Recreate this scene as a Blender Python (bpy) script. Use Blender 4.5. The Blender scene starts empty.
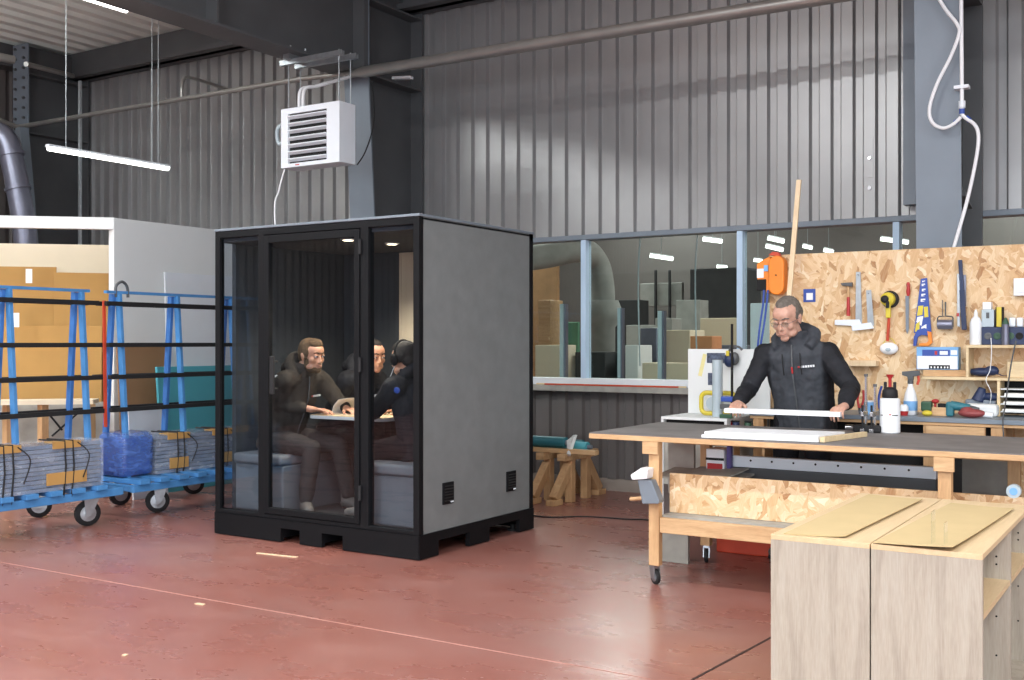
import bpy, bmesh, math, random
from mathutils import Vector, Matrix, Euler, noise
random.seed(7)
PI = math.pi
scene = bpy.context.scene
COL = scene.collection
V = Vector

# ---------------------------------------------------------------- camera frame
F = 1080.0; HOR = 343.0; CAMZ = 1.45
FX, FY = -0.5335, 0.8458          # forward direction in the building's axes
def ray(px, py):
    a = (px - 512) / F
    return V((FX + FY * a, FY - FX * a, -(py - HOR) / F))
def Pt(px, py, t): return ray(px, py) * t + V((0, 0, CAMZ))
def Py(px, py, y): r = ray(px, py); return Pt(px, py, y / r.y)
def Px(px, py, x): r = ray(px, py); return Pt(px, py, x / r.x)
def Pz(px, py, z): r = ray(px, py); return Pt(px, py, (z - CAMZ) / r.z)

# ---------------------------------------------------------------- materials
def srgb(c):
    def f(u):
        u /= 255.0
        return u / 12.92 if u <= 0.04045 else ((u + 0.055) / 1.055) ** 2.4
    return (f(c[0]), f(c[1]), f(c[2]), 1)
class NT:
    def __init__(s, name):
        s.m = bpy.data.materials.new(name); s.m.use_nodes = True
        s.t = s.m.node_tree; s.n = s.t.nodes; s.l = s.t.links
        s.b = s.n['Principled BSDF']; s.out = s.n['Material Output']
    def add(s, typ, **k):
        n = s.n.new(typ)
        for a, b in k.items(): setattr(n, a, b)
        return n
    def link(s, a, b): s.l.new(a, b)
    def coord(s, scale=(1, 1, 1), rot=(0, 0, 0), gen='Object'):
        tc = s.add('ShaderNodeTexCoord'); mp = s.add('ShaderNodeMapping')
        mp.inputs['Scale'].default_value = scale; mp.inputs['Rotation'].default_value = rot
        s.link(tc.outputs[gen], mp.inputs[0]); return mp.outputs[0]
    def noise(s, co, scale=5, detail=3, rough=.5, dist=0):
        n = s.add('ShaderNodeTexNoise'); n.inputs['Scale'].default_value = scale
        n.inputs['Detail'].default_value = detail; n.inputs['Roughness'].default_value = rough
        n.inputs['Distortion'].default_value = dist
        if co: s.link(co, n.inputs['Vector'])
        return n.outputs['Fac']
    def ramp(s, fac, stops, interp='LINEAR'):
        r = s.add('ShaderNodeValToRGB'); cr = r.color_ramp; cr.interpolation = interp
        while len(cr.elements) < len(stops): cr.elements.new(.5)
        for e, (p, c) in zip(cr.elements, stops):
            e.position = p; e.color = c if len(c) == 4 else srgb(c)
        s.link(fac, r.inputs[0]); return r.outputs[0]
    def mix(s, fac, a, b, mode='MIX'):
        m = s.add('ShaderNodeMix', data_type='RGBA', blend_type=mode)
        for i, v in ((0, fac), (6, a), (7, b)):
            if hasattr(v, 'links'): s.link(v, m.inputs[i])
            else: m.inputs[i].default_value = v
        return m.outputs[2]
    def bump(s, h, strength=.2, dist=.01):
        b = s.add('ShaderNodeBump'); b.inputs['Strength'].default_value = strength
        b.inputs['Distance'].default_value = dist
        s.link(h, b.inputs['Height']); s.link(b.outputs[0], s.b.inputs['Normal'])
MATS = {}
def mat(name, c, rough=.6, metal=0, var=.12, scale=6, bump=0, bscale=60, spec=.5, coat=0, emit=None, es=0, alpha=1):
    """plain surface with a little procedural unevenness of tone and gloss"""
    t = NT(name); c = srgb(c)
    co = t.coord()
    n = t.noise(co, scale, 4)
    lo = tuple(x * (1 - var) for x in c[:3]) + (1,); hi = tuple(min(1, x * (1 + var)) for x in c[:3]) + (1,)
    t.link(t.ramp(n, [(.3, lo), (.7, hi)]), t.b.inputs['Base Color'])
    t.b.inputs['Roughness'].default_value = rough; t.b.inputs['Metallic'].default_value = metal
    t.b.inputs['Specular IOR Level'].default_value = spec
    if coat: t.b.inputs['Coat Weight'].default_value = coat
    if bump: t.bump(t.noise(co, bscale, 3), bump, .01)
    if emit: t.b.inputs['Emission Color'].default_value = srgb(emit); t.b.inputs['Emission Strength'].default_value = es
    MATS[name] = t.m; return t.m
def wood(name, c1, c2, axis='x', rough=.6, scale=1.0, c3=None):
    t = NT(name)
    sc = {'x': (1.2, 14, 14), 'y': (14, 1.2, 14), 'z': (14, 14, 1.2)}[axis]
    co = t.coord(tuple(v * scale for v in sc))
    n = t.noise(co, 2.2, 6, .6, .6)
    col = t.ramp(n, [(.28, c1), (.5, c3 or tuple((a + b) / 2 for a, b in zip(c1, c2))), (.72, c2)])
    co2 = t.coord(tuple(v * 6 * scale for v in sc)); n2 = t.noise(co2, 3, 2)
    col = t.mix(.25, col, t.ramp(n2, [(.35, c1), (.65, c2)]))
    t.link(col, t.b.inputs['Base Color']); t.b.inputs['Roughness'].default_value = rough
    t.bump(n2, .12, .004); MATS[name] = t.m; return t.m
def osb_mat(name, scale=1.0, dark=0):
    t = NT(name)
    tc = t.add('ShaderNodeTexCoord')
    def layer(rot, off, sc=(10, 10, 32)):
        mp = t.add('ShaderNodeMapping'); mp.inputs['Rotation'].default_value = (0, rot, 0)
        mp.inputs['Location'].default_value = off
        t.link(tc.outputs['Object'], mp.inputs[0])
        nz = t.add('ShaderNodeTexNoise'); nz.inputs['Scale'].default_value = 12; t.link(mp.outputs[0], nz.inputs[0])
        ad = t.add('ShaderNodeVectorMath', operation='MULTIPLY_ADD'); ad.inputs[1].default_value = (.05, .05, .05)
        t.link(nz.outputs['Color'], ad.inputs[0]); t.link(mp.outputs[0], ad.inputs[2])
        m2 = t.add('ShaderNodeMapping'); m2.inputs['Scale'].default_value = tuple(v * scale for v in sc)
        t.link(ad.outputs[0], m2.inputs[0])
        v = t.add('ShaderNodeTexVoronoi'); v.inputs['Scale'].default_value = 1; t.link(m2.outputs[0], v.inputs['Vector'])
        sp = t.add('ShaderNodeSeparateColor'); t.link(v.outputs['Color'], sp.inputs[0])
        g = t.add('ShaderNodeMapping'); g.inputs['Scale'].default_value = (12, 12, 160); t.link(mp.outputs[0], g.inputs[0])
        gn = t.noise(g.outputs[0], 1, 2)
        col = t.ramp(sp.outputs[0], [(0, (160, 110, 66)), (.12, (198, 154, 106)), (.35, (220, 186, 142)), (.6, (232, 206, 168)), (.85, (210, 170, 124)), (1, (242, 226, 196))])
        col = t.mix(.22, col, t.ramp(gn, [(.35, (188, 140, 92)), (.65, (236, 212, 172))]))
        return col, sp.outputs[1]
    c1, r1 = layer(.35, (0, 0, 0)); c2, r2 = layer(-.8, (3, 1, 2)); c3, r3 = layer(1.35, (7, 2, 5), (8.5, 8.5, 27))
    s1 = t.ramp(r2, [(.48, (0, 0, 0)), (.52, (255, 255, 255))]); s2 = t.ramp(r3, [(.6, (0, 0, 0)), (.64, (255, 255, 255))])
    col = t.mix(s2, t.mix(s1, c1, c2), c3)
    t.link(col, t.b.inputs['Base Color']); t.b.inputs['Roughness'].default_value = .62
    t.bump(r1, .06, .004); MATS[name] = t.m; return t.m
def glass_mat(name, tint, refl=.9, base=.04, rough=.0, edge=None):
    """see-through sheet: tinted transparency plus a fresnel mirror layer"""
    t = NT(name); t.n.remove(t.b)
    tr = t.add('ShaderNodeBsdfTransparent'); tr.inputs[0].default_value = tint
    gl = t.add('ShaderNodeBsdfGlossy'); gl.inputs['Color'].default_value = (refl, refl, refl, 1); gl.inputs['Roughness'].default_value = rough
    ge = t.add('ShaderNodeNewGeometry'); dt = t.add('ShaderNodeVectorMath', operation='DOT_PRODUCT')
    t.link(ge.outputs['Normal'], dt.inputs[0]); t.link(ge.outputs['Incoming'], dt.inputs[1])
    ab = t.add('ShaderNodeMath', operation='ABSOLUTE'); t.link(dt.outputs['Value'], ab.inputs[0])
    om = t.add('ShaderNodeMath', operation='SUBTRACT'); om.inputs[0].default_value = 1; t.link(ab.outputs[0], om.inputs[1])
    pw_ = t.add('ShaderNodeMath', operation='POWER'); pw_.inputs[1].default_value = 5; t.link(om.outputs[0], pw_.inputs[0])
    ma = t.add('ShaderNodeMath', operation='MULTIPLY_ADD'); ma.inputs[1].default_value = .95; ma.inputs[2].default_value = base; t.link(pw_.outputs[0], ma.inputs[0])
    mx = t.add('ShaderNodeMixShader'); t.link(ma.outputs[0], mx.inputs[0]); t.link(tr.outputs[0], mx.inputs[1]); t.link(gl.outputs[0], mx.inputs[2])
    t.link(mx.outputs[0], t.out.inputs[0]); MATS[name] = t.m; return t.m
def film_mat(name, c, opac=.35, rough=.15):
    """crumpled plastic wrap"""
    t = NT(name)
    t.b.inputs['Base Color'].default_value = srgb(c); t.b.inputs['Roughness'].default_value = rough
    co = t.coord((1, 1, 3)); n = t.noise(co, 9, 3, .5, .8); t.bump(n, .35 if opac > .4 else .12, .02)
    t.link(t.ramp(n, [(.35, (opac * .5,) * 3 + (1,)), (.7, (min(1, opac * 1.7),) * 3 + (1,))]), t.b.inputs['Alpha'])
    MATS[name] = t.m; return t.m
def emis(name, c, s):
    t = NT(name); t.n.remove(t.b); e = t.add('ShaderNodeEmission'); e.inputs[0].default_value = srgb(c); e.inputs[1].default_value = s
    t.link(e.outputs[0], t.out.inputs[0]); MATS[name] = t.m; return t.m

# ---------------------------------------------------------------- mesh building
class MB:
    def __init__(s): s.bm = bmesh.new(); s.mi = 0
    def _new(s, faces):
        for f in faces: f.material_index = s.mi
    def hexa(s, P):
        vs = [s.bm.verts.new(p) for p in P]
        s._new([s.bm.faces.new([vs[i] for i in q]) for q in ((0, 3, 2, 1), (4, 5, 6, 7), (0, 1, 5, 4), (1, 2, 6, 5), (2, 3, 7, 6), (3, 0, 4, 7))]); return s
    def box(s, x0, x1, y0, y1, z0, z1):
        return s.hexa([(x0, y0, z0), (x1, y0, z0), (x1, y1, z0), (x0, y1, z0), (x0, y0, z1), (x1, y0, z1), (x1, y1, z1), (x0, y1, z1)])
    def obox(s, c, size, rot=(0, 0, 0)):
        M = Euler(rot).to_matrix() if not isinstance(rot, Matrix) else rot
        h = V(size) / 2
        return s.hexa([V(c) + M @ V((a * h.x, b * h.y, d * h.z)) for d in (-1, 1) for a, b in ((-1, -1), (1, -1), (1, 1), (-1, 1))])
    def beam(s, p0, p1, w, h, up=(0, 0, 1)):
        p0, p1 = V(p0), V(p1); d = (p1 - p0).normalized(); u = V(up)
        if abs(d.dot(u)) > .95: u = V((1, 0, 0))
        sd = d.cross(u).normalized(); u2 = sd.cross(d)
        q = lambda p: [p + sd * a * w / 2 + u2 * b * h / 2 for a, b in ((-1, -1), (1, -1), (1, 1), (-1, 1))]
        A, B = q(p0), q(p1)
        vs = [s.bm.verts.new(p) for p in A + B]
        s._new([s.bm.faces.new([vs[i] for i in f]) for f in ((0, 1, 2, 3), (7, 6, 5, 4), (0, 4, 5, 1), (1, 5, 6, 2), (2, 6, 7, 3), (3, 7, 4, 0))]); return s
    def ring(s, c, u, v, ru, rv, n): return [s.bm.verts.new(V(c) + V(u) * math.cos(2 * PI * i / n) * ru + V(v) * math.sin(2 * PI * i / n) * rv) for i in range(n)]
    def skin(s, rings, cap=True):
        fs = []; n = len(rings[0])
        for a, b in zip(rings, rings[1:]):
            for i in range(n): fs.append(s.bm.faces.new((a[i], a[(i + 1) % n], b[(i + 1) % n], b[i])))
        if cap: fs.append(s.bm.faces.new(rings[0][::-1])); fs.append(s.bm.faces.new(rings[-1]))
        s._new(fs); return s
    def frame(s, d):
        d = d.normalized(); u = V((0, 0, 1)) if abs(d.z) < .9 else V((1, 0, 0))
        a = d.cross(u).normalized(); return a, a.cross(d)
    def cyl(s, p0, p1, r0, r1=None, n=16):
        p0, p1 = V(p0), V(p1); a, b = s.frame(p1 - p0); r1 = r0 if r1 is None else r1
        return s.skin([s.ring(p0, a, b, r0, r0, n), s.ring(p1, a, b, r1, r1, n)])
    def tube(s, pts, r, n=8, radii=None):
        pts = [V(p) for p in pts]; rings = []; a0 = None
        for i, p in enumerate(pts):
            d = (pts[min(i + 1, len(pts) - 1)] - pts[max(i - 1, 0)])
            if d.length < 1e-7: d = V((0, 0, 1))
            d.normalize()
            if a0 is None: a0, b0 = s.frame(d)
            a0 = (a0 - d * a0.dot(d)).normalized(); b0 = a0.cross(d)
            rr = radii[i] if radii else r
            rings.append(s.ring(p, a0, b0, rr, rr, n))
        return s.skin(rings)
    def lathe(s, prof, c=(0, 0, 0), axis=(0, 0, 1), n=20):
        d = V(axis).normalized(); a, b = s.frame(d)
        return s.skin([s.ring(V(c) + d * z, a, b, max(r, 1e-4), max(r, 1e-4), n) for r, z in prof])
    def prism(s, pts, fn0, fn1):
        A = [s.bm.verts.new(fn0(p)) for p in pts]; B = [s.bm.verts.new(fn1(p)) for p in pts]; n = len(pts)
        fs = [s.bm.faces.new(A[::-1]), s.bm.faces.new(B)] + [s.bm.faces.new((A[i], A[(i + 1) % n], B[(i + 1) % n], B[i])) for i in range(n)]
        s._new(fs); return s
    def prx(s, pts, x0, x1): return s.prism(pts, lambda p: (x0, p[0], p[1]), lambda p: (x1, p[0], p[1]))
    def pry(s, pts, y0, y1): return s.prism(pts, lambda p: (p[0], y0, p[1]), lambda p: (p[0], y1, p[1]))
    def prz(s, pts, z0, z1): return s.prism(pts, lambda p: (p[0], p[1], z0), lambda p: (p[0], p[1], z1))
    def ell(s, c, r, rot=None, n=16, m=10):
        M = rot if rot is not None else Matrix.Identity(3); c = V(c)
        rings = []
        for j in range(1, m):
            th = PI * j / m
            rings.append([s.bm.verts.new(c + M @ V((r[0] * math.sin(th) * math.cos(2 * PI * i / n), r[1] * math.sin(th) * math.sin(2 * PI * i / n), -r[2] * math.cos(th)))) for i in range(n)])
        s.skin(rings, False)
        a = s.bm.verts.new(c + M @ V((0, 0, -r[2]))); b = s.bm.verts.new(c + M @ V((0, 0, r[2])))
        fs = []
        for i in range(n):
            fs.append(s.bm.faces.new((a, rings[0][(i + 1) % n], rings[0][i]))); fs.append(s.bm.faces.new((b, rings[-1][i], rings[-1][(i + 1) % n])))
        s._new(fs); return s
    def cap(s, p0, p1, r0, r1, n=14):
        """tapered limb with rounded ends"""
        p0, p1 = V(p0), V(p1); d = p1 - p0
        if d.length < 1e-6: return s.ell(p0, (r0,) * 3)
        L = d.length; d.normalize(); a, b = s.frame(d); rings = []
        for k in range(1, 5):
            t = k / 4 * PI / 2; rings.append(s.ring(p0 - d * r0 * math.cos(t), a, b, r0 * math.sin(t), r0 * math.sin(t), n))
        for k in range(0, 4):
            t = k / 4 * PI / 2; rings.append(s.ring(p1 + d * r1 * math.sin(t), a, b, r1 * math.cos(t), r1 * math.cos(t), n))
        return s.skin(rings)
    def chain(s, pts, rs, n=14):
        for i in range(len(pts) - 1): s.cap(pts[i], pts[i + 1], rs[i], rs[i + 1], n)
        return s
    def build(s, name, m, parent=None, bevel=0, smooth=False, remesh=0, relax=0, seg=2, base=None, disp=None, sub=0):
        bmesh.ops.recalc_face_normals(s.bm, faces=s.bm.faces[:])
        me = bpy.data.meshes.new(name)
        o = bpy.data.objects.new(name, me); COL.objects.link(o)
        if parent is not None:
            o.parent = parent
            root = parent
            while root.parent: root = root.parent
            Mx = (Matrix.Translation(root.location) @ root.rotation_euler.to_matrix().to_4x4()).inverted()
            bmesh.ops.transform(s.bm, matrix=Mx, verts=s.bm.verts[:])
        else:
            if base is None:
                cs = [v.co for v in s.bm.verts]
                base = V(((min(c.x for c in cs) + max(c.x for c in cs)) / 2, (min(c.y for c in cs) + max(c.y for c in cs)) / 2, min(c.z for c in cs)))
            base = V(base); bmesh.ops.translate(s.bm, vec=-base, verts=s.bm.verts[:]); o.location = base
        s.bm.to_mesh(me); s.bm.free()
        for mm in (m if isinstance(m, (list, tuple)) else [m]): me.materials.append(MATS[mm] if isinstance(mm, str) else mm)
        if smooth or remesh:
            me.polygons.foreach_set('use_smooth', [True] * len(me.polygons))
            if not remesh: me.set_sharp_from_angle(angle=math.radians(40))
        if bevel:
            b = o.modifiers.new('bevel', 'BEVEL'); b.width = bevel; b.segments = seg; b.limit_method = 'ANGLE'; b.angle_limit = math.radians(40)
        if remesh:
            r = o.modifiers.new('remesh', 'REMESH'); r.mode = 'VOXEL'; r.voxel_size = remesh; r.use_smooth_shade = True
        if relax:
            k = o.modifiers.new('smooth', 'SMOOTH'); k.iterations = relax; k.factor = .5
        if disp:
            tex = bpy.data.textures.new('folds', 'CLOUDS'); tex.noise_scale = disp[0]; tex.noise_depth = 2
            d = o.modifiers.new('folds', 'DISPLACE'); d.texture = tex; d.strength = disp[1]; d.mid_level = .5; d.texture_coords = 'LOCAL'
        if sub:
            k = o.modifiers.new('sub', 'SUBSURF'); k.levels = sub; k.render_levels = sub
        return o
def tag(o, label, cat, group=None):
    o['label'] = label; o['category'] = cat
    if group: o['group'] = group
    return o
def thing(name, label, cat, loc, group=None, rotz=0):
    o = bpy.data.objects.new(name, None); COL.objects.link(o); o.empty_display_size = .1
    o.location = V(loc); o.rotation_euler = (0, 0, rotz); return tag(o, label, cat, group)
def struct(o): o['kind'] = 'structure'; return o
def copy_tree(o, parent=None):
    c = o.copy(); COL.objects.link(c); c.parent = parent
    for ch in list(o.children): copy_tree(ch, c)
    return c
def dup(root, loc, label=None, rotz=None):
    c = copy_tree(root); c.location = V(loc)
    if rotz is not None: c.rotation_euler = (0, 0, rotz)
    if label: c['label'] = label
    return c
def bez(P, n=24):
    """smooth curve through the given points"""
    P = [V(p) for p in P]; P = [P[0]] + P + [P[-1]]; out = []
    for i in range(1, len(P) - 2):
        p0, p1, p2, p3 = P[i - 1:i + 3]
        for k in range(n):
            t = k / n; out.append(.5 * ((2 * p1) + (-p0 + p2) * t + (2 * p0 - 5 * p1 + 4 * p2 - p3) * t * t + (-p0 + 3 * p1 - 3 * p2 + p3) * t ** 3))
    out.append(P[-2]); return out
def rrect(w, h, r, n=4, cx=0, cz=0):
    pts = []
    for sx, sz, a0 in ((1, 1, 0), (-1, 1, PI / 2), (-1, -1, PI), (1, -1, 3 * PI / 2)):
        for k in range(n + 1):
            a = a0 + k / n * PI / 2
            pts.append((cx + sx * (w / 2 - r) + r * math.cos(a), cz + sz * (h / 2 - r) + r * math.sin(a)))
    return pts

# ---------------------------------------------------------------- palette
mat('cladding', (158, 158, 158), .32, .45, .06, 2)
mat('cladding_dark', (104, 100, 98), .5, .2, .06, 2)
mat('wall_paint', (170, 170, 170), .8, 0, .08, 1)
mat('steel_dark', (86, 88, 90), .5, .2, .08, 3)
mat('steel_blue_grey', (120, 130, 140), .45, .1, .05, 3)
mat('pipe_beige', (158, 157, 153), .38, .65, .1, 4)
mat('galvanised', (168, 174, 178), .35, .8, .1, 20)
mat('white_metal', (226, 232, 238), .4, 0, .03, 3)
mat('dark_gap', (14, 14, 15), .8)
mat('deck', (226, 232, 226), .6, .1, .05, 2)
mat('window_frame', (190, 214, 236), .4, 0, .03, 3)
mat('black_frame', (15, 16, 19), .6, 0, .05, 5, spec=.2)
mat('black_rubber', (22, 22, 24), .7)
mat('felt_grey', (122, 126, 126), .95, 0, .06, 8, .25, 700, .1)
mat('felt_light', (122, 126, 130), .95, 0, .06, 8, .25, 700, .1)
mat('carpet_grey', (74, 72, 72), .95, 0, .2, 30, .3, 300)
mat('paper', (240, 238, 232), .8, 0, .02)
mat('cardboard', (180, 138, 78), .85, 0, .06, 3)
mat('cardboard_dark', (146, 112, 80), .85, 0, .06, 3)
mat('greyboard', (190, 168, 124), .85, 0, .04, 6)
mat('cream_board', (222, 208, 182), .8, 0, .03, 2)
mat('white_board', (224, 227, 226), .6, 0, .02, 2)
mat('cart_blue', (72, 132, 188), .45, 0, .1, 9)
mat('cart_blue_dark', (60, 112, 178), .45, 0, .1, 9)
mat('turquoise', (82, 170, 184), .5, 0, .05, 3)
mat('glass_edge', (108, 124, 150), .25, .1, .15, 12)
mat('red_paint', (196, 70, 44), .5, 0, .08, 9)
mat('red', (178, 46, 46), .45, 0, .05)
mat('orange', (236, 134, 40), .45, 0, .06, 8)
mat('yellow', (214, 194, 60), .45, 0, .06, 8)
mat('blue', (48, 78, 160), .45, 0, .06, 8)
mat('light_blue', (120, 172, 220), .5, 0, .04, 8)
mat('teal', (44, 112, 124), .5, 0, .1, 10)
mat('green', (48, 84, 62), .5, 0, .1, 10)
mat('white_plastic', (236, 238, 240), .4, 0, .02)
mat('bench_top', (112, 108, 106), .7, 0, .22, 4, .1, 40)
mat('dirty_grey', (160, 158, 150), .7, 0, .15, 8)
mat('pvc_grey', (176, 190, 196), .35, 0, .03)
mat('chrome', (190, 192, 196), .2, 1, .04)
mat('tape_purple', (92, 80, 140), .6)
mat('jacket_black', (34, 35, 40), .8, 0, .15, 14, .35, 18, .3)
mat('jacket_panel', (62, 64, 70), .85, 0, .15, 14, .3, 30, .3)
mat('jacket_brown', (62, 56, 50), .85, 0, .15, 14, .35, 18, .3)
mat('trouser_black', (28, 28, 32), .85, 0, .1, 8, .2, 20, .2)
mat('trouser_grey', (60, 58, 57), .85, 0, .2, 8, .3, 18, .2)
mat('shoe', (112, 106, 100), .7, 0, .15, 14)
mat('shoe_sole', (40, 38, 38), .8)
mat('hair_grey', (104, 96, 88), .8, 0, .3, 60, .5, 160)
mat('hair_brown', (92, 70, 46), .8, 0, .3, 60, .5, 160)
mat('hair_dark', (46, 40, 36), .8, 0, .3, 60, .5, 160)
mat('iris', (50, 40, 34), .3)
mat('lip', (172, 122, 106), .5)
def jacket_two_tone():
    t = NT('jacket_work'); tc = t.add('ShaderNodeTexCoord'); sx = t.add('ShaderNodeSeparateXYZ'); t.link(tc.outputs['Object'], sx.inputs[0])
    sh = t.add('ShaderNodeMath', operation='ADD'); sh.inputs[1].default_value = 0.0; t.link(sx.outputs[0], sh.inputs[0])
    ab = t.add('ShaderNodeMath', operation='ABSOLUTE'); t.link(sh.outputs[0], ab.inputs[0])
    zz = t.add('ShaderNodeMapRange'); zz.inputs[1].default_value = 1.26; zz.inputs[2].default_value = 1.30; zz.inputs[3].default_value = 0; zz.inputs[4].default_value = .0; t.link(sx.outputs[2], zz.inputs[0])
    m = t.ramp(ab.outputs[0], [(.165, (255, 255, 255)), (.185, (0, 0, 0))])
    n = t.noise(t.coord(), 14, 3)
    t.link(t.mix(m, t.ramp(n, [(.3, (27, 28, 32)), (.7, (36, 37, 42))]), t.ramp(n, [(.3, (54, 57, 62)), (.7, (66, 69, 75))])), t.b.inputs['Base Color'])
    t.b.inputs['Roughness'].default_value = .8; t.b.inputs['Specular IOR Level'].default_value = .3; t.bump(t.noise(t.coord(), 22, 4), .35, .01); MATS['jacket_work'] = t.m
jacket_two_tone()
def skin_mat(name, c):
    t = NT(name); co = t.coord(); n = t.noise(co, 26, 4)
    c1 = tuple(max(0, v - 14) for v in c); c2 = tuple(min(255, v + 6) for v in c)
    t.link(t.ramp(n, [(.3, c1), (.7, c2)]), t.b.inputs['Base Color'])
    t.b.inputs['Roughness'].default_value = .5
    t.b.inputs['Subsurface Weight'].default_value = .12; t.b.inputs['Subsurface Radius'].default_value = (.01, .004, .002); t.b.inputs['Subsurface Scale'].default_value = .5
    t.bump(t.noise(co, 180, 2), .08, .003); MATS[name] = t.m
skin_mat('skin', (200, 156, 136)); skin_mat('skin_warm', (214, 160, 130))
wood('pine', (180, 140, 98), (218, 182, 138), 'x')
wood('pine_z', (180, 138, 96), (214, 176, 130), 'z')
wood('pine_pale', (206, 180, 138), (232, 210, 170), 'x')
wood('birch', (214, 186, 146), (236, 214, 180), 'z')
wood('laminate', (142, 132, 118), (176, 168, 154), 'z', .5, .8, (170, 160, 144))
wood('laminate_top', (196, 170, 130), (214, 190, 152), 'y', .5, .8)
wood('table_wood', (200, 150, 100), (230, 186, 136), 'x', .5)
osb_mat('osb')
glass_mat('booth_glass', (.80, .83, .86, 1), .9, .032)
glass_mat('window_glass', (.86, .92, .90, 1), .9, .03)
glass_mat('clear_acrylic', (.93, .96, .95, 1), 1, .08)
film_mat('wrap_clear', (206, 216, 230), .22)
film_mat('wrap_blue', (96, 128, 196), .5, .1)
emis('lamp_white', (255, 252, 246), 9)
emis('spot_warm', (255, 232, 196), 14)
emis('far_lamp', (255, 252, 244), 5)
emis('daylight_panel', (214, 228, 255), 3.2)
def floor_material():
    t = NT('red_floor'); co = t.coord()
    n1 = t.noise(co, .7, 4, .6, .2); n2 = t.noise(t.coord((1, 2, 1), (0, 0, .6)), 1.6, 5, .6, 0); n3 = t.noise(co, 9, 4, .6)
    c = t.ramp(n1, [(.28, (140, 84, 72)), (.5, (146, 95, 85)), (.72, (146, 108, 101))])
    c = t.mix(t.ramp(n2, [(.5, (0, 0, 0)), (.85, (150, 150, 150))]), c, srgb((172, 136, 130)))
    c = t.mix(t.ramp(n3, [(.62, (0, 0, 0)), (.8, (36, 36, 36))]), c, srgb((120, 60, 46)))
    t.link(c, t.b.inputs['Base Color'])
    rr = t.add('ShaderNodeMapRange'); rr.inputs[3].default_value = .16; rr.inputs[4].default_value = .42; t.link(n2, rr.inputs[0])
    t.link(rr.outputs[0], t.b.inputs['Roughness']); t.b.inputs['Specular IOR Level'].default_value = .65
    MATS['red_floor'] = t.m
floor_material()

# ---------------------------------------------------------------- the setting
XL, XR, YF, YW, ZC = -13.5, 7.0, -9.0, 9.5, 5.45
YB = 20.0                                                 # far wall of the neighbouring hall
b = MB(); b.box(XL - .2, XR + .2, YF - .2, YB + .2, -.15, 0); struct(b.build('floor', 'red_floor', base=(0, 0, 0)))
mat('joint_light', (186, 138, 126), .7); mat('joint_dark', (58, 38, 34), .8); mat('concrete_pale', (150, 140, 130), .8, 0, .1)
# floor joints and specks
def joint(p, q, w, m, name):
    b = MB(); d = (q - p).normalized(); s_ = V((-d.y, d.x, 0)) * w / 2
    b.hexa([p + s_, p - s_, q - s_, q + s_] + [v + V((0, 0, .0015)) for v in (p + s_, p - s_, q - s_, q + s_)]); return struct(b.build(name, m))
joint(Pz(0, 562, 0), Pz(650, 679, 0), .006, 'joint_light', 'trim_1')
joint(Pz(692, 680, 0), Pz(800, 622, 0), .014, 'joint_dark', 'trim_2')

def clad(x0, x1, z0, z1, y, m, name, pitch=.19, dep=.04, axis='x', sgn=-1):
    """trapezoid cladding sheet; ribs stand towards sgn"""
    b = MB(); pr = []; u = x0
    while u < x1 - 1e-6:
        for du, h in ((0, 0), (.028, 0), (.046, 1), (.140, 1), (.158, 0)):
            if u + du * pitch / .19 <= x1: pr.append((u + du * pitch / .19, h * dep))
        u += pitch
    pr.append((x1, 0))
    def pt(u, h, z): return (u, y + sgn * h, z) if axis == 'x' else (y + sgn * h, u, z)
    A = [b.bm.verts.new(pt(u, h, z0)) for u, h in pr]; B = [b.bm.verts.new(pt(u, h, z1)) for u, h in pr]
    for i in range(len(pr) - 1): b.bm.faces.new((A[i], A[i + 1], B[i + 1], B[i]))
    # backing so that the wall has a body
    if axis == 'x': b.box(x0, x1, y + .01, y + .1, z0, z1)
    else: b.box(y - sgn * .1 if sgn > 0 else y + .01, y - .01 if sgn > 0 else y + .1, x0, x1, z0, z1)
    return struct(b.build(name, m))
ZS, ZT = 1.03, 2.475                                       # window sill and head
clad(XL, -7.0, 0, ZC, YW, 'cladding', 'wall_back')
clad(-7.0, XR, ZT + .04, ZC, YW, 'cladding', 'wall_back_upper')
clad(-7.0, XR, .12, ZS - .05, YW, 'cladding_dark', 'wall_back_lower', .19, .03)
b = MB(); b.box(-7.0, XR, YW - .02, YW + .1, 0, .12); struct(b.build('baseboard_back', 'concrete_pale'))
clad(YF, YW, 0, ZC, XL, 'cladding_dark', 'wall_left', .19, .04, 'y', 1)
b = MB(); b.box(XL, XR, YF - .15, YF, 0, ZC); struct(b.build('wall_front', 'wall_paint'))
b = MB(); b.box(XR, XR + .15, YF, YB, 0, ZC); struct(b.build('wall_right', 'wall_paint'))
# head and sill of the window band
b = MB(); b.box(-7.0, XR, YW - .05, YW + .12, ZT + .0, ZT + .05); struct(b.build('trim_3', 'steel_blue_grey', bevel=.005))
b = MB(); b.box(-7.0, XR, YW - .05, YW + .12, ZS + .0, ZS + .07); struct(b.build('trim_4', 'white_metal', bevel=.005))
b = MB(); b.box(-7.0, XR, YW - .14, YW + .1, ZS - .06, ZS + .0); struct(b.build('trim_5', 'dirty_grey', bevel=.006))
# window panes between mullions
mxs = [-7.0, Py(585, 300, YW).x, Py(741, 300, YW).x, Py(897, 300, YW).x, Py(1060, 300, YW).x, 3.2, 5.2, XR]
for i, (x0, x1) in enumerate(zip(mxs, mxs[1:])):
    b = MB(); b.box(x0 + .03, x1 - .03, YW + .03, YW + .038, ZS + .07, ZT)
    w = struct(b.build('window_%d' % (i + 1), 'window_glass'))
    f = MB(); f.box(x0 - .028, x0 + .028, YW - .04, YW + .08, ZS + .07, ZT)
    f.box(x1 - .012, x1 + .0, YW - .0, YW + .07, ZS + .07, ZT); f.build('window_frame', 'window_frame', w, bevel=.004)
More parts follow.
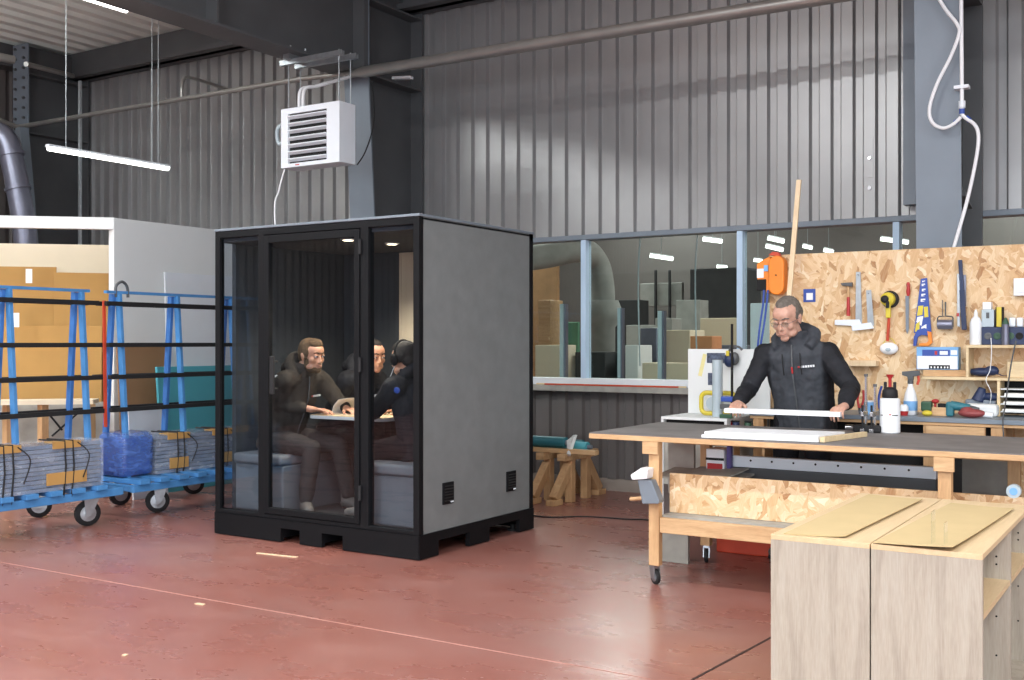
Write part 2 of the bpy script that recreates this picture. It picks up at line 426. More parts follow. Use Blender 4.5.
# secondary bars just behind the glass, standing on the far side
# ceiling deck: ribs run along y
def deck(x0, x1, y0, y1, z, name):
    b = MB(); pr = []; u = y0
    while u < y1:
        for du, h in ((0, 0), (.10, 0), (.13, -.05), (.25, -.05), (.28, 0)): pr.append((min(u + du, y1), h))
        u += .30
    A = [b.bm.verts.new((x0, u, z + h)) for u, h in pr]; B = [b.bm.verts.new((x1, u, z + h)) for u, h in pr]
    for i in range(len(pr) - 1): b.bm.faces.new((A[i], A[i + 1], B[i + 1], B[i]))
    b.box(x0, x1, y0, y1, z + .02, z + .12); return struct(b.build(name, 'deck'))
def deckx(x0, x1, y0, y1, z, name):
    b = MB(); pr = []; u = x0
    while u < x1:
        for du, h in ((0, 0), (.10, 0), (.13, -.05), (.25, -.05), (.28, 0)): pr.append((min(u + du, x1), h))
        u += .30
    A = [b.bm.verts.new((u, y0, z + h)) for u, h in pr]; B = [b.bm.verts.new((u, y1, z + h)) for u, h in pr]
    for i in range(len(pr) - 1): b.bm.faces.new((A[i], A[i + 1], B[i + 1], B[i]))
    b.box(x0, x1, y0, y1, z + .02, z + .12); return struct(b.build(name, 'deck'))
deckx(XL, XR, YF, YB, ZC, 'ceiling')
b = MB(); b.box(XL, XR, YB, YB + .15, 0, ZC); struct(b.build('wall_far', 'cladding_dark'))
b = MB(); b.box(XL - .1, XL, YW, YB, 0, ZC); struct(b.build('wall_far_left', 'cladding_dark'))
# eaves beams along walls
b = MB(); b.box(XL, XR, YW - .35, YW - .05, ZC - .42, ZC - .36); b.box(XL, XR, YW - .24, YW - .16, ZC - .42, ZC - .06); struct(b.build('trim_6', 'steel_dark'))
b = MB(); b.box(XL + .05, XL + .3, YF, YW, ZC - .35, ZC - .06); struct(b.build('trim_7', 'steel_dark'))

def column(xc, name, y_in_top, y_in_bot, ztop=4.2, fl=.32, light='steel_blue_grey'):
    """tapered steel portal column: wall flange, web, inner flange"""
    b = MB()
    b.mi = 0; b.box(xc - .01, xc + .01, y_in_bot, YW - .1, 0, .001)
    b.prx([(y_in_bot, 0), (YW - .08, 0), (YW - .08, ZC - .1), (y_in_top, ZC - .1), (y_in_top, ztop)], xc - .012, xc + .012)
    b.box(xc - fl / 2, xc + fl / 2, YW - .1, YW - .075, 0, ZC - .1)
    b.mi = 1
    b.prx([(y_in_bot - .02, 0), (y_in_bot, 0), (y_in_top, ztop), (y_in_top, ZC - .1), (y_in_top - .02, ZC - .1), (y_in_top - .02, ztop)], xc - fl / 2, xc + fl / 2)
    b.mi = 0
    # stiffener plates and bolts
    for z in (ztop - .02, ztop + .75): b.box(xc - fl / 2, xc + fl / 2, y_in_top, YW - .1, z, z + .02)
    for k in range(9):
        for s_ in (-1, 1): b.cyl((xc + s_ * .09, y_in_top - .05, ztop + .05 + k * .13), (xc + s_ * .09, y_in_top - .0, ztop + .05 + k * .13), .018, n=6)
    return struct(b.build(name, ['steel_dark', light]))
column(-7.25, 'trim_8', 8.52, 8.80)
column(-1.60, 'trim_9', 8.42, 8.60)
column(-12.95, 'trim_10', 8.52, 8.8)
def rafter(xc, name):
    b = MB(); z0 = 4.2
    b.prx([(8.5, z0), (8.5, ZC - .08), (YF, ZC - .08), (YF, z0 + .1)], xc - .012, xc + .012)
    b.box(xc - .16, xc + .16, YF, 8.5, z0 - .02, z0 + .005); b.box(xc - .15, xc + .15, YF, 8.5, ZC - .1, ZC - .075)
    b.box(xc - .16, xc + .16, 8.44, 8.5, z0, ZC - .1)
    for k in range(4): b.box(xc - .15, xc + .15, 6.5 - k * 2.6, 6.52 - k * 2.6, z0, ZC - .1)
    return struct(b.build(name, 'steel_dark'))
rafter(-7.25, 'trim_11'); rafter(-1.60, 'trim_12')
# left wall: portal column and dark gable steelwork
b = MB()
for yy in (6.9,):
    b.box(XL + .05, XL + .3, yy - .1, yy + .1, 0, ZC - .3)
    for k in range(12): b.cyl((XL + .3, yy + .05, 2.2 + k * .25), (XL + .32, yy + .05, 2.2 + k * .25), .02, n=6)
struct(b.build('trim_13', 'steel_dark'))
# strip beside the right column (light cable trunking)
p = Py(911, 200, 9.36)
b = MB(); b.box(p.x - .05, p.x + .05, 9.3, 9.42, ZT + .12, 5.3); struct(b.build('trim_14', 'steel_blue_grey'))
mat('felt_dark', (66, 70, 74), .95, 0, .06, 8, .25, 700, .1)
# ================================================================ pod (meeting booth)
BX0, BX1, BY0, BY1, BZ0, BZ1 = -6.296, -4.355, 5.745, 7.215, .165, 2.314
def bxp(px): return Py(px, 350, BY0).x
pod = thing('meeting_booth', 'dark grey felt and glass meeting pod with black frame standing on the red floor', 'booth', ((BX0 + BX1) / 2, (BY0 + BY1) / 2, 0))
# base skirt with fork-lift pockets
def skirt(a0, a1, pockets, z0=.006, z1=BZ0, zp=.105):
    P = [(a0, z0)]
    for u, v in pockets: P += [(u, z0), (u, zp), (v, zp), (v, z0)]
    return P + [(a1, z0), (a1, z1), (a0, z1)]
b = MB()
b.pry(skirt(BX0, BX1, [(bxp(281), bxp(300)), (bxp(322), bxp(343))]), BY0 - .005, BY0 + .03)
b.pry(skirt(BX0, BX1, []), BY1 - .03, BY1)
sp = [(Px(438, 500, BX1).y, Px(469, 500, BX1).y), (Px(489, 500, BX1).y, Px(519, 500, BX1).y)]
b.prx(skirt(BY0, BY1, sp), BX1 - .03, BX1 + .005); b.prx(skirt(BY0, BY1, []), BX0, BX0 + .03)
b.box(BX0, BX1, BY0, BY1, BZ0 - .03, BZ0)
for u in (bxp(281) - .03, bxp(322) - .03, bxp(343) + .0): b.box(u, u + .03, BY0 + .03, BY1 - .03, .03, .13)
b.build('base', 'black_frame', pod)
for x, y in ((BX0 + .12, BY0 + .1), (BX1 - .12, BY0 + .1), (BX0 + .12, BY1 - .1), (BX1 - .1, BY1 - .14), (BX1 - .1, 6.5)):
    f = MB(); f.cyl((x, y, 0), (x, y, .015), .045); f.cyl((x, y, .015), (x, y, .05), .02); f.build('levelling_foot', 'black_rubber', pod, smooth=True)
b = MB(); b.box(BX0 + .02, BX1 - .02, BY0 + .03, BY1 - .03, BZ0, BZ0 + .012); b.build('carpet', 'carpet_grey', pod)
# frame
b = MB(); pw = .05
for x in (BX0, BX1 - pw):
    for y in (BY0, BY1 - pw): b.box(x, x + pw, y, y + pw, BZ0, BZ1)
b.box(BX0 + .004, BX1 - .004, BY0 + .002, BY0 + .06, BZ1 - .07, BZ1 - .02); b.box(BX0 + .004, BX1 - .004, BY0 + .002, BY0 + .06, BZ0, BZ0 + .03)
m1, m2, m3 = bxp(258), bxp(359), bxp(368)
b.box(m1, m1 + .06, BY0 + .001, BY0 + .07, BZ0 + .001, BZ1 - .03); b.box(m3 - .07, m3, BY0 + .001, BY0 + .07, BZ0 + .001, BZ1 - .03)
b.box(BX0, BX1, BY1 - .05, BY1, BZ1 - .07, BZ1 - .018)
for x in (BX0, BX1 - .05): b.box(x + .004, x + .046, BY0 + .03, BY1 - .03, BZ1 - .04, BZ1 - .02); b.box(x + .008, x + .042, BY0 + .03, BY1 - .03, BZ0, BZ0 + .012)
b.build('frame', 'black_frame', pod, bevel=.004)
b = MB(); b.box(BX0 - .004, BX1 + .004, BY0 - .004, BY1 + .004, BZ1 - .018, BZ1); b.build('roof', 'steel_blue_grey', pod, bevel=.003)
b = MB(); b.box(BX0 + .02, BX1 - .02, BY0 + .04, BY1 - .04, BZ1 - .1, BZ1 - .02); b.build('ceiling_panel', 'jacket_panel', pod)
# panes
b = MB(); b.box(BX0 + pw, m1, BY0 + .025, BY0 + .033, BZ0 + .03, BZ1 - .07); b.build('glass_pane', 'booth_glass', pod)
b = MB(); b.box(m3, BX1 - pw, BY0 + .025, BY0 + .033, BZ0 + .03, BZ1 - .07); b.build('glass_pane', 'booth_glass', pod)
# door
d0, d1 = m1 + .065, m3 - .075
b = MB(); fw = .045
b.box(d0, d0 + fw, BY0 - .006, BY0 + .04, BZ0 + .035, BZ1 - .075); b.box(d1 - fw, d1, BY0 - .006, BY0 + .04, BZ0 + .035, BZ1 - .075)
b.box(d0 + fw, d1 - fw, BY0 - .006, BY0 + .04, BZ1 - .13, BZ1 - .075); b.box(d0 + fw, d1 - fw, BY0 - .006, BY0 + .04, BZ0 + .035, BZ0 + .08)
door = b.build('door', 'black_frame', pod, bevel=.003)
b = MB(); b.box(d0 + fw, d1 - fw, BY0 + .012, BY0 + .02, BZ0 + .08, BZ1 - .13); b.build('glass_pane', 'booth_glass', door)
hz0, hz1 = Py(276, 394, BY0).z, Py(276, 356, BY0).z
b = MB(); hx = bxp(276.5); b.box(hx - .02, hx + .02, BY0 - .055, BY0 - .035, hz0, hz1)
for z in (hz0 + .04, hz1 - .04): b.cyl((hx, BY0 - .04, z), (hx, BY0 + .012, z), .008)
b.build('door_handle', 'black_rubber', door, bevel=.006)
for z in (BZ0 + .2, 1.25, BZ1 - .25):
    b = MB(); b.cyl((d1 + .01, BY0 - .01, z), (d1 + .01, BY0 - .01, z + .1), .012); b.build('hinge', 'black_rubber', door, smooth=True)
# walls
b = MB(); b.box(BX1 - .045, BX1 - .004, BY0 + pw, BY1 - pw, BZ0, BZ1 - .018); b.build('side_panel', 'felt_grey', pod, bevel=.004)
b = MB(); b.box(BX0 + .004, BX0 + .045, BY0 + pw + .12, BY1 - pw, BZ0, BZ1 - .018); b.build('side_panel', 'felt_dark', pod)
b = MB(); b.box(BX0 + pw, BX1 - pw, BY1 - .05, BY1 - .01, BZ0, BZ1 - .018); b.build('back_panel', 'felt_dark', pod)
b = MB(); b.box(-5.62, BX1 - .06, BY1 - .075, BY1 - .051, .92, BZ1 - .11)
for k in range(8): b.box(-5.60 + k * .15, -5.60 + k * .15 + .004, BY1 - .078, BY1 - .074, .92, BZ1 - .11)
b.build('wall_board', 'cream_board', pod)['label'] = 'pale board lit by the spots'
for px, py in ((448, 493), (511, 481)):
    c = Px(px, py, BX1)
    b = MB(); b.box(BX1 - .006, BX1 + .008, c.y - .062, c.y + .062, c.z - .075, c.z + .075)
    v = b.build('air_vent', 'black_frame', pod, bevel=.003)
    b = MB()
    for k in range(6): b.obox((BX1 + .009, c.y, c.z - .05 + k * .02), (.008, .1, .006), (0, .6, 0))
    b.build('grille', 'black_rubber', v)
    b = MB(); b.box(BX1 + .008, BX1 + .014, c.y + .02, c.y + .05, c.z - .066, c.z - .056); b.build('latch', 'white_metal', v)
for c in (Pz(348, 240, 2.205), Pz(392, 244, 2.205)):
    b = MB(); b.lathe([(.045, 0), (.055, .004), (.055, .012)], (c.x, c.y, BZ1 - .112)); s_ = b.build('ceiling_spot', 'white_metal', pod, smooth=True)
    b = MB(); b.cyl((c.x, c.y, BZ1 - .1135), (c.x, c.y, BZ1 - .111), .038); b.build('spot_lens', 'spot_warm', s_)
    L = bpy.data.lights.new('booth_spot', 'SPOT'); L.energy = 100; L.color = (1, .86, .68); L.spot_size = 2.3; L.spot_blend = .6; L.shadow_soft_size = .04
    lo = bpy.data.objects.new('booth_spot', L); lo.location = (c.x, c.y, BZ1 - .12); COL.objects.link(lo)
# table fixed to the pod's back wall
TZ = .905
t = thing('booth_table', 'light wooden table top between the two benches inside the pod', 'table', (-5.3, 6.7, BZ0))
b = MB(); b.prz(rrect(.74, 1.02, .05, 4, -5.335, 6.635), TZ - .028, TZ - .004); b.build('table_core', 'white_board', t, bevel=.002); b = MB(); b.prz(rrect(.736, 1.016, .05, 4, -5.335, 6.635), TZ - .004, TZ); b.build('table_top', 'pine_pale', t)
b = MB(); b.box(-5.34, -5.28, 6.6, 7.08, BZ0 + .012, TZ - .03); b.box(-5.5, -5.12, 6.45, 7.1, BZ0 + .012, BZ0 + .035); b.build('pedestal', 'black_frame', t, bevel=.004)
# benches inside
def bench_in(x0, x1, label, over):
    t = thing('upholstered_bench', label, 'bench', ((x0 + x1) / 2, 6.5, BZ0 + .012), 'grey benches inside the pod')
    b = MB(); b.box(x0, x1, 5.9, 7.12, BZ0 + .012, .53); b.build('seat_base', 'felt_light', t, bevel=.012)
    b = MB(); b.box(x0 - over, x1 + (over if over < 0 else 0), 5.87, 7.12, .532, .61); b.build('seat_cushion', 'felt_light', t, bevel=.025, seg=4, smooth=True)
bench_in(-4.93, BX1 - .055, 'light grey upholstered bench inside the pod beside its right glass pane', .05)
bench_in(BX0 + .055, -5.74, 'light grey upholstered bench inside the pod behind its narrow left pane', 0)
# open booklet on the table
t = thing('open_booklet', 'white open booklet with one page raised on the pod table', 'booklet', (-5.54, 6.38, TZ))
b = MB(); ox = -.13; oy = -.1
b.prism([(-5.56, TZ + .001), (-5.44, TZ + .006), (-5.44, TZ + .009), (-5.56, TZ + .003)], lambda p: (p[0] + ox, 6.36 + oy, p[1]), lambda p: (p[0] + ox, 6.62 + oy, p[1])); b.build('page_block', 'paper', t)
b = MB(); pg = [(-5.45, TZ + .006), (-5.43, TZ + .06), (-5.38, TZ + .11), (-5.29, TZ + .125), (-5.29, TZ + .128), (-5.385, TZ + .113), (-5.435, TZ + .064), (-5.454, TZ + .008)]
b.prism(pg, lambda p: (p[0] + ox, 6.36 + oy, p[1]), lambda p: (p[0] + ox, 6.62 + oy, p[1])); b.build('raised_page', 'paper', t)
b = MB(); b.box(-5.44 + ox, -5.22 + ox, 6.34 + oy, 6.6 + oy, TZ + .0005, TZ + .004); b.build('back_cover', 'cream_board', t)

# ================================================================ lamps
def batten(x, y0, y1, z, label, wires, name='fluorescent_light', w=.06):
    t = thing(name, label, 'light', (x, (y0 + y1) / 2, z), 'fluorescent battens under the roof')
    b = MB(); b.box(x - w * .5, x + w * .5, y0, y1, z + .02, z + .05); b.build('housing', 'white_metal', t, bevel=.004)
    b = MB(); b.pry([(x + w * .62 * math.cos(a), z + .02 + .035 * math.sin(a)) for a in [PI + k * PI / 8 for k in range(9)]], y0 + .02, y1 - .02); b.build('diffuser', 'lamp_white', t, smooth=True)
    for (px_y, xo) in wires:
        b = MB(); b.tube([(x + xo, px_y, z + .05), (x + xo, px_y, ZC)], .004, 6); b.build('suspension_wire', 'galvanised', t)
    return t
xl = -9.7
ya, yb_ = Px(47, 147, xl), Px(169, 167, xl)
batten(xl, ya.y, yb_.y, ya.z - .02, 'long fluorescent batten hanging low on wires over the white panel enclosure', [(Px(66, 140, xl).y, 0), (Px(152, 160, xl).y, 0), (Px(157, 160, xl).y, .02)])
xl = -9.3; pb = Px(128, 12, xl); batten(xl, pb.y - 1.55, pb.y, pb.z, 'fluorescent batten cut by the top edge of the photo above the hanging lamp', [(pb.y - .3, 0), (pb.y - 1.3, 0)])

# ================================================================ overhead pipes
pA, pB_ = Py(18, 127, 8.3), Py(300, 79, 8.3)
b = MB(); b.tube([Py(0, 120, 8.3), pA, pB_ + V((0, 0, .0)), Py(345, 74, 8.3)], .028, 12)
tag(b.build('gas_pipe', 'pipe_beige', smooth=True), 'thin beige horizontal pipe running along the left cladding', 'pipe')
q0, q1 = Py(345, 75, 8.3), Py(835, -4, 8.3); q2 = q0 + (q1 - q0) * 1.9
b = MB(); b.tube([q0, q0 + (q1 - q0) * .03, q0 + (q1 - q0) * .05, q1, q2], .06, 16, radii=[.035, .04, .055, .055, .055]); tag(b.build('air_pipe', 'pipe_beige', smooth=True), 'thick grey horizontal pipe crossing in front of the upper cladding', 'pipe')
b = MB(); a_ = Py(182, 99, 8.3); b.tube(bez([a_, Py(182, 88, 8.3), Py(184, 80, 8.35), Py(192, 78, 8.5), Py(236, 92, 9.3)], 6), .018, 8)
tag(b.build('branch_pipe', 'pipe_beige', smooth=True), 'thin bent branch pipe rising from the beige pipe to the wall', 'pipe')
b = MB(); a_ = Pt(80, 81, 13.9); b.tube([a_, V((a_.x, a_.y, .0))], .025, 8); tag(b.build('riser_pipe', 'galvanised', smooth=True), 'thin pale vertical pipe in the far left corner', 'pipe')
b = MB(); b.tube([Pt(-10, 55, 12.6), Pt(14, 60, 12.8)], .05, 10); b.tube([Pt(26, 64, 12.8), Pt(73, 76, 14.2)], .03, 10)
tag(b.build('roof_pipe', 'pipe_beige', smooth=True), 'pale pipe high on the left wall under the roof deck', 'pipe')
b = MB(); d0_ = V(Pt(27, 250, 13)); d0_.z = 2.3
b.tube(bez([Pt(-22, 128, 13), Pt(-6, 131, 13), Pt(6, 140, 13), Pt(12, 160, 13), Pt(18, 190, 13), Pt(25, 235, 13), Pt(30, 330, 13), V((Pt(30, 330, 13).x, Pt(30, 330, 13).y, 0))], 8), .135, 20)
b.cyl(Pt(17.6, 187, 13), Pt(18.4, 190, 13), .152, n=20); b.cyl(Pt(11.0, 153, 13), Pt(11.7, 156, 13), .152, n=20)
mat('duct', (128, 130, 146), .35, .6, .08, 4)
tag(b.build('extraction_duct', 'duct', smooth=True), 'fat grey extraction duct bending down at the left edge', 'duct')
b = MB(); b.beam(Pt(22, 128, 13.6), Pt(22, 128, 13.6) + (Pt(36, 290, 13.6) - Pt(22, 128, 13.6)) * 2.02, .12, .1); tag(b.build('steel_brace', 'steel_blue_grey'), 'slanting grey steel bar beside the fat duct', 'beam')

# ================================================================ unit heater
HY = 7.5
h0, h1 = Py(281, 107.5, HY), Py(339.4, 100.4, HY); hz1_ = h1.z; hz0_ = Py(339.4, 161.5, HY).z
hx0, hx1 = h0.x, h1.x; hy1 = Px(355.6, 105, hx1).y
ht = thing('unit_heater', 'white louvred warm air heater hung from rails under the steel rafter', 'heater', ((hx0 + hx1) / 2, (HY + hy1) / 2, hz0_))
b = MB(); w_ = .012
b.box(hx0, hx1, HY + .03, hy1, hz0_, hz1_); b.build('housing', 'white_metal', ht, bevel=.006)
fx0, fx1, fz0, fz1 = hx0 + .075 * (hx1 - hx0) / .6, hx1 - .12 * (hx1 - hx0) / .6 - .01, hz0_ + .035, hz1_ - .055
b = MB()
b.box(hx0, fx0, HY, HY + .03, hz0_, hz1_); b.box(fx1, hx1, HY, HY + .03, hz0_, hz1_); b.box(fx0, fx1, HY, HY + .03, hz0_, fz0); b.box(fx0, fx1, HY, HY + .03, fz1, hz1_)
b.build('front_frame', 'white_metal', ht)
b = MB(); b.box(fx0, fx1, HY + .024, HY + .032, fz0, fz1); b.build('grille_back', 'dark_gap', ht)
n = 7
for k in range(n):
    z = fz0 + (k + .5) * (fz1 - fz0) / n
    b = MB(); b.obox(((fx0 + fx1) / 2, HY + .006, z), (fx1 - fx0, .042, .014), (math.radians(-32), 0, 0)); b.build('louvre', 'white_metal', ht, bevel=.003)
b = MB(); b.box((hx0 + hx1) / 2 - .18, (hx0 + hx1) / 2 - .13, HY - .002, HY, hz0_ + .012, hz0_ + .022); b.build('badge', 'red', ht)['label'] = 'small red maker mark'
b = MB()
b.tube(bez([V((hx0, HY + .1, hz1_ - .25)), V((hx0 - .12, HY + .1, hz1_ - .3)), V((hx0 - .14, HY + .1, hz1_ - .15)), V((hx0 - .02, HY + .14, hz1_ - .08))], 8), .018, 8); b.build('side_pipe', 'pvc_grey', ht, smooth=True)
rz = 4.13
for i, (pa, pb2, yy) in enumerate(((281, 343, HY + .04), (296, 357, HY + .2))):
    a_, c_ = Py(pa, 61, yy), Py(pb2, 52, yy)
    b = MB(); b.box(a_.x, c_.x, yy - .02, yy + .02, rz - .04, rz + .0); b.box(a_.x, c_.x, yy - .02, yy - .014, rz + .0, rz + .006); b.build('mounting_rail', 'galvanised', ht)
    for xx in (hx0 + .06, hx1 - .04):
        b = MB(); b.cyl((xx, yy, hz1_ - .01), (xx, yy, rz + .02), .006, n=8); b.build('threaded_rod', 'galvanised', ht)
b = MB(); b.box(-7.28, -7.2, HY - .02, HY + .24, rz, 4.185); b.cyl((-7.24, HY + .04, 4.16), (-7.24, HY + .04, 4.27), .01); b.cyl((-7.2, HY + .2, 4.16), (-7.2, HY + .2, 4.27), .01); b.build('beam_clamp', 'galvanised', ht)
for k, (dx, dd) in enumerate(((.12, -.08), (.17, -.03))):
    b = MB(); b.tube(bez([V((hx0 + dx, HY + .12, hz1_)), V((hx0 + dx - .01, HY + .15, hz1_ + .2)), V((hx0 + dx + .02, HY + .3, hz1_ + .26)), V((hx0 + dx + .05, HY + .55, hz1_ + .36)), V((hx0 + dx + .0, 8.28, hz1_ + .45))], 8), .016, 8); b.build('hose', 'white_plastic', ht, smooth=True)
b = MB(); b.tube(bez([V((hx0, HY + .05, hz0_)), Py(279, 190, HY), Py(275, 222, HY - .1), V((-7.1, 7.36, 1.2)), V((-7.1, 7.36, .01))], 8), .008, 6); tag(b.build('cable', 'white_plastic', smooth=True), 'thin white cable hanging from the heater down behind the pod', 'cable')
b = MB(); b.tube(bez([Py(372, 80, 8.3), Py(374, 120, 8.35), Py(366, 150, 8.35), Py(357, 165, 8.3)], 8), .006, 6); tag(b.build('cable', 'black_rubber', smooth=True), 'thin dark cable curving down beside the heater onto the steel column', 'cable')
b = MB(); l0, l1 = Py(394, 75, 8.9), Py(411, 81, 8.9); b.obox((l0 + l1) / 2, ((l1 - l0).length, .06, .03), (0, .1, 0)); tag(b.build('wall_light', 'white_metal', bevel=.004), 'short pale fitting under the thick pipe on the column', 'light')

# ================================================================ glass carts
def caster(x, y, r, parent, rot=0, w=.05, plate_z=None, wheel='black_rubber', ang=0):
    top = plate_z or r * 2 + .04
    c, s_ = math.cos(ang), math.sin(ang)
    ax = V((c, s_, 0)); fw = V((-s_, c, 0))
    b = MB(); o = V((x, y, 0)); pv = o + fw * r * .35
    b.lathe([(r * .3, -w * .5), (r * .78, -w * .5), (r, -w * .3), (r, w * .3), (r * .78, w * .5), (r * .3, w * .5)], o + V((0, 0, r)), ax, 22)
    wh = b.build('caster_wheel', wheel, parent, smooth=True)
    b = MB(); b.lathe([(.012, -w * .62), (r * .25, -w * .55), (r * .62, -w * .52), (r * .62, w * .52), (r * .25, w * .55), (.012, w * .62)], o + V((0, 0, r)), ax, 18); b.build('hub', 'galvanised', wh, smooth=True)
    b = MB()
    for k in (-1, 1):
        q = o + ax * k * w * .62
        P = [q - fw * .02 + V((0, 0, r * .8)), q + fw * .02 + V((0, 0, r * .8)), pv + ax * k * w * .62 + fw * r * .5 + V((0, 0, top - .012)), pv + ax * k * w * .62 - fw * r * .7 + V((0, 0, top - .012))]
        b.hexa(P + [p + ax * k * .006 for p in P])
    b.obox(pv + V((0, 0, top - .008)), (w * 1.6, r * 1.3, .016), Euler((0, 0, ang)).to_matrix()); b.cyl(pv + V((0, 0, top - .02)), pv + V((0, 0, top)), r * .3)
    b.build('caster_fork', 'galvanised', parent)
def glass_cart(label, y0, y1, frames, barspan, casters, extra=None):
    xc = -7.61; t = thing('glass_cart', label, 'cart', (xc, (y0 + y1) / 2, 0), 'blue A-frame carts by the white enclosure')
    b = MB(); z = .235
    for x in (-8.2, -7.3): b.box(x, x + .05, y0, y1, z, z + .06)
    for y in (y0 + .004, (y0 + y1) / 2, y1 - .054): b.box(-8.17, -7.28, y, y + .05, z + .004, z + .056)
    b.build('platform_frame', 'cart_blue', t, bevel=.004)
    b = MB(); k = y0 + .04
    while k < y1 - .1: b.box(-7.75, -7.22, k, k + .1, z + .062, z + .10); k += .2
    b.build('support_slats', 'cart_blue', t, bevel=.003)
    for y in frames:
        for s_ in (-1, 1):
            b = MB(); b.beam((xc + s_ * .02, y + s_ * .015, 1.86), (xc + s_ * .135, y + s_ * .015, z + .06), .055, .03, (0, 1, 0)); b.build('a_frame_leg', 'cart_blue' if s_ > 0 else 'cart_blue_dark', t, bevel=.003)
    b = MB(); b.box(xc - .02, xc + .02, max(frames[0] - .4, y0), barspan[1] - .05, 1.862, 1.885); b.build('top_rail', 'cart_blue', t)
    for z_ in (1.776, 1.434, 1.17, .90):
        for s_ in (-1, 1):
            xo = .02 + (1.86 - z_) * .115 / 1.56 + .03
            b = MB(); b.box(xc + s_ * xo - .018, xc + s_ * xo + .018, barspan[0], barspan[1] - (0 if s_ > 0 else .02), z_ - .018, z_ + .018); b.build('rubber_bar', 'black_rubber', t, bevel=.003)
    for x, y, a in casters: caster(x, y, .10, t, plate_z=.235, ang=a)
    return t
c1 = glass_cart('blue A-frame cart with black bars carrying grey sheets, at the left edge', 3.95, 5.66, (4.24, 4.87, 5.50), (3.9, 5.65), ((-7.42, 5.45, -.35), (-8.12, 5.5, -.6), (-7.42, 4.2, .1), (-8.12, 4.2, 0)))
c2 = glass_cart('blue A-frame cart with black bars carrying wrapped sheets, standing next to the pod', 5.76, 7.65, (5.86, 6.47, 7.1), (5.72, 7.6), ((-7.5, 6.2, -.5), (-8.12, 6.3, -.2), (-7.5, 7.3, .1), (-8.12, 7.14, -.5)))
b = MB(); h_ = Px(116, 297, -7.6); b.tube(bez([h_, h_ + V((0, .0, .09)), h_ + V((0, .06, .13)), h_ + V((0, .11, .09)), h_ + V((0, .12, -.0))], 6), .012, 8); b.build('lifting_hook', 'steel_dark', c2, smooth=True)
b = MB(); r0 = Px(104, 303, -7.58); b.beam((r0.x, r0.y, 1.80), (r0.x + .02, r0.y, .76), .024, .016); b.build('securing_bar', 'red_paint', c2)['label'] = 'red painted bar'
# packs of sheets on the carts
def pack(name, label, x0, x1, y0, y1, z0, z1, layers, wrapm, straps, cat='sheet pack'):
    t = thing(name, label, cat, ((x0 + x1) / 2, (y0 + y1) / 2, z0), 'packs of sheets on the carts')
    dz = (z1 - z0) / layers
    b = MB()
    for k in range(layers):
        r = random.uniform(0, .012); b.box(x0 + r, x1 - r, y0 + random.uniform(0, .015), y1 - random.uniform(0, .015), z0 + k * dz, z0 + (k + .8) * dz)
    b.build('sheets', 'glass_edge', t)
    if wrapm:
        b = MB(); b.box(x0 - .006, x1 + .008, y0 - .008, y1 + .008, z0 - .0, z1 + .008); b.build('plastic_wrap', wrapm, t)
    for y in straps:
        for dy in (0, .07):
            b = MB(); b.tube([(x0 - .01, y + dy, z1 + .012), (x1 + .014, y + dy + .01, z1 + .014), (x1 + .016, y + dy + .02, (z0 + z1) / 2), (x1 + .014, y + dy, z0 - .06)], .007, 6); b.build('strap', 'black_rubber', t, smooth=True)
        b = MB(); b.box(x1 - .1, x1 + .014, y - .09, y + .15, z1 + .0, z1 + .012); b.box(x1 + .008, x1 + .016, y - .09, y + .15, z1 - .04, z1 + .012); b.build('edge_protector', 'cardboard', t)
        b = MB(); b.tube(bez([V((x1 + .016, y + .12, z1)), V((x1 + .05, y + .2, z1 - .1)), V((x1 + .03, y + .16, z0 + .08))], 6), .005, 6); b.build('strap_tail', 'black_rubber', t, smooth=True)
    return t
pk = pack('sheet_stack', 'long stack of grey blue sheets with black straps on the left cart', -7.55, -7.27, 4.1, 5.47, .335, .69, 11, 'wrap_clear', (4.62, 5.12))
b = MB(); b.box(-7.265, -7.25, 4.98, 5.32, .38, .47); b.build('cardboard_pad', 'cardboard', pk)
tw = thing('wrapped_bundle', 'bundle wrapped in blue plastic film between the two sheet stacks', 'bundle', (-7.55, 5.93, .335))
b = MB(); b.box(-7.74, -7.44, 5.8, 6.1, .345, .66); b.build('contents', 'blue', tw, bevel=.04)
b = MB(); b.box(-7.76, -7.42, 5.78, 6.12, .337, .71); b.build('plastic_wrap', 'wrap_blue', tw, bevel=.06, seg=4, smooth=True, sub=0)
pk2 = pack('sheet_stack', 'stack of grey sheets in clear film with cardboard corners on the cart beside the pod', -7.75, -7.45, 6.14, 7.4, .335, .66, 10, 'wrap_clear', (6.35, 6.85))
for y in (6.28, 6.82):
    b = MB(); b.box(-7.44, -7.43, y, y + .2, .37, .46); b.build('cardboard_pad', 'cardboard', pk2)
# X-shaped bracing straps behind the left cart
for i, (a_, c_, lb) in enumerate((((48, 413), (62, 430), 'black tie strap crossing behind the left cart, leaning right'), ((78, 413), (52, 436), 'black tie strap crossing behind the left cart, leaning left'))):
    b = MB(); b.tube([Px(*a_, -7.9), Px(*c_, -7.9)], .008, 6); tag(b.build('tie_strap', 'black_rubber'), lb, 'strap')

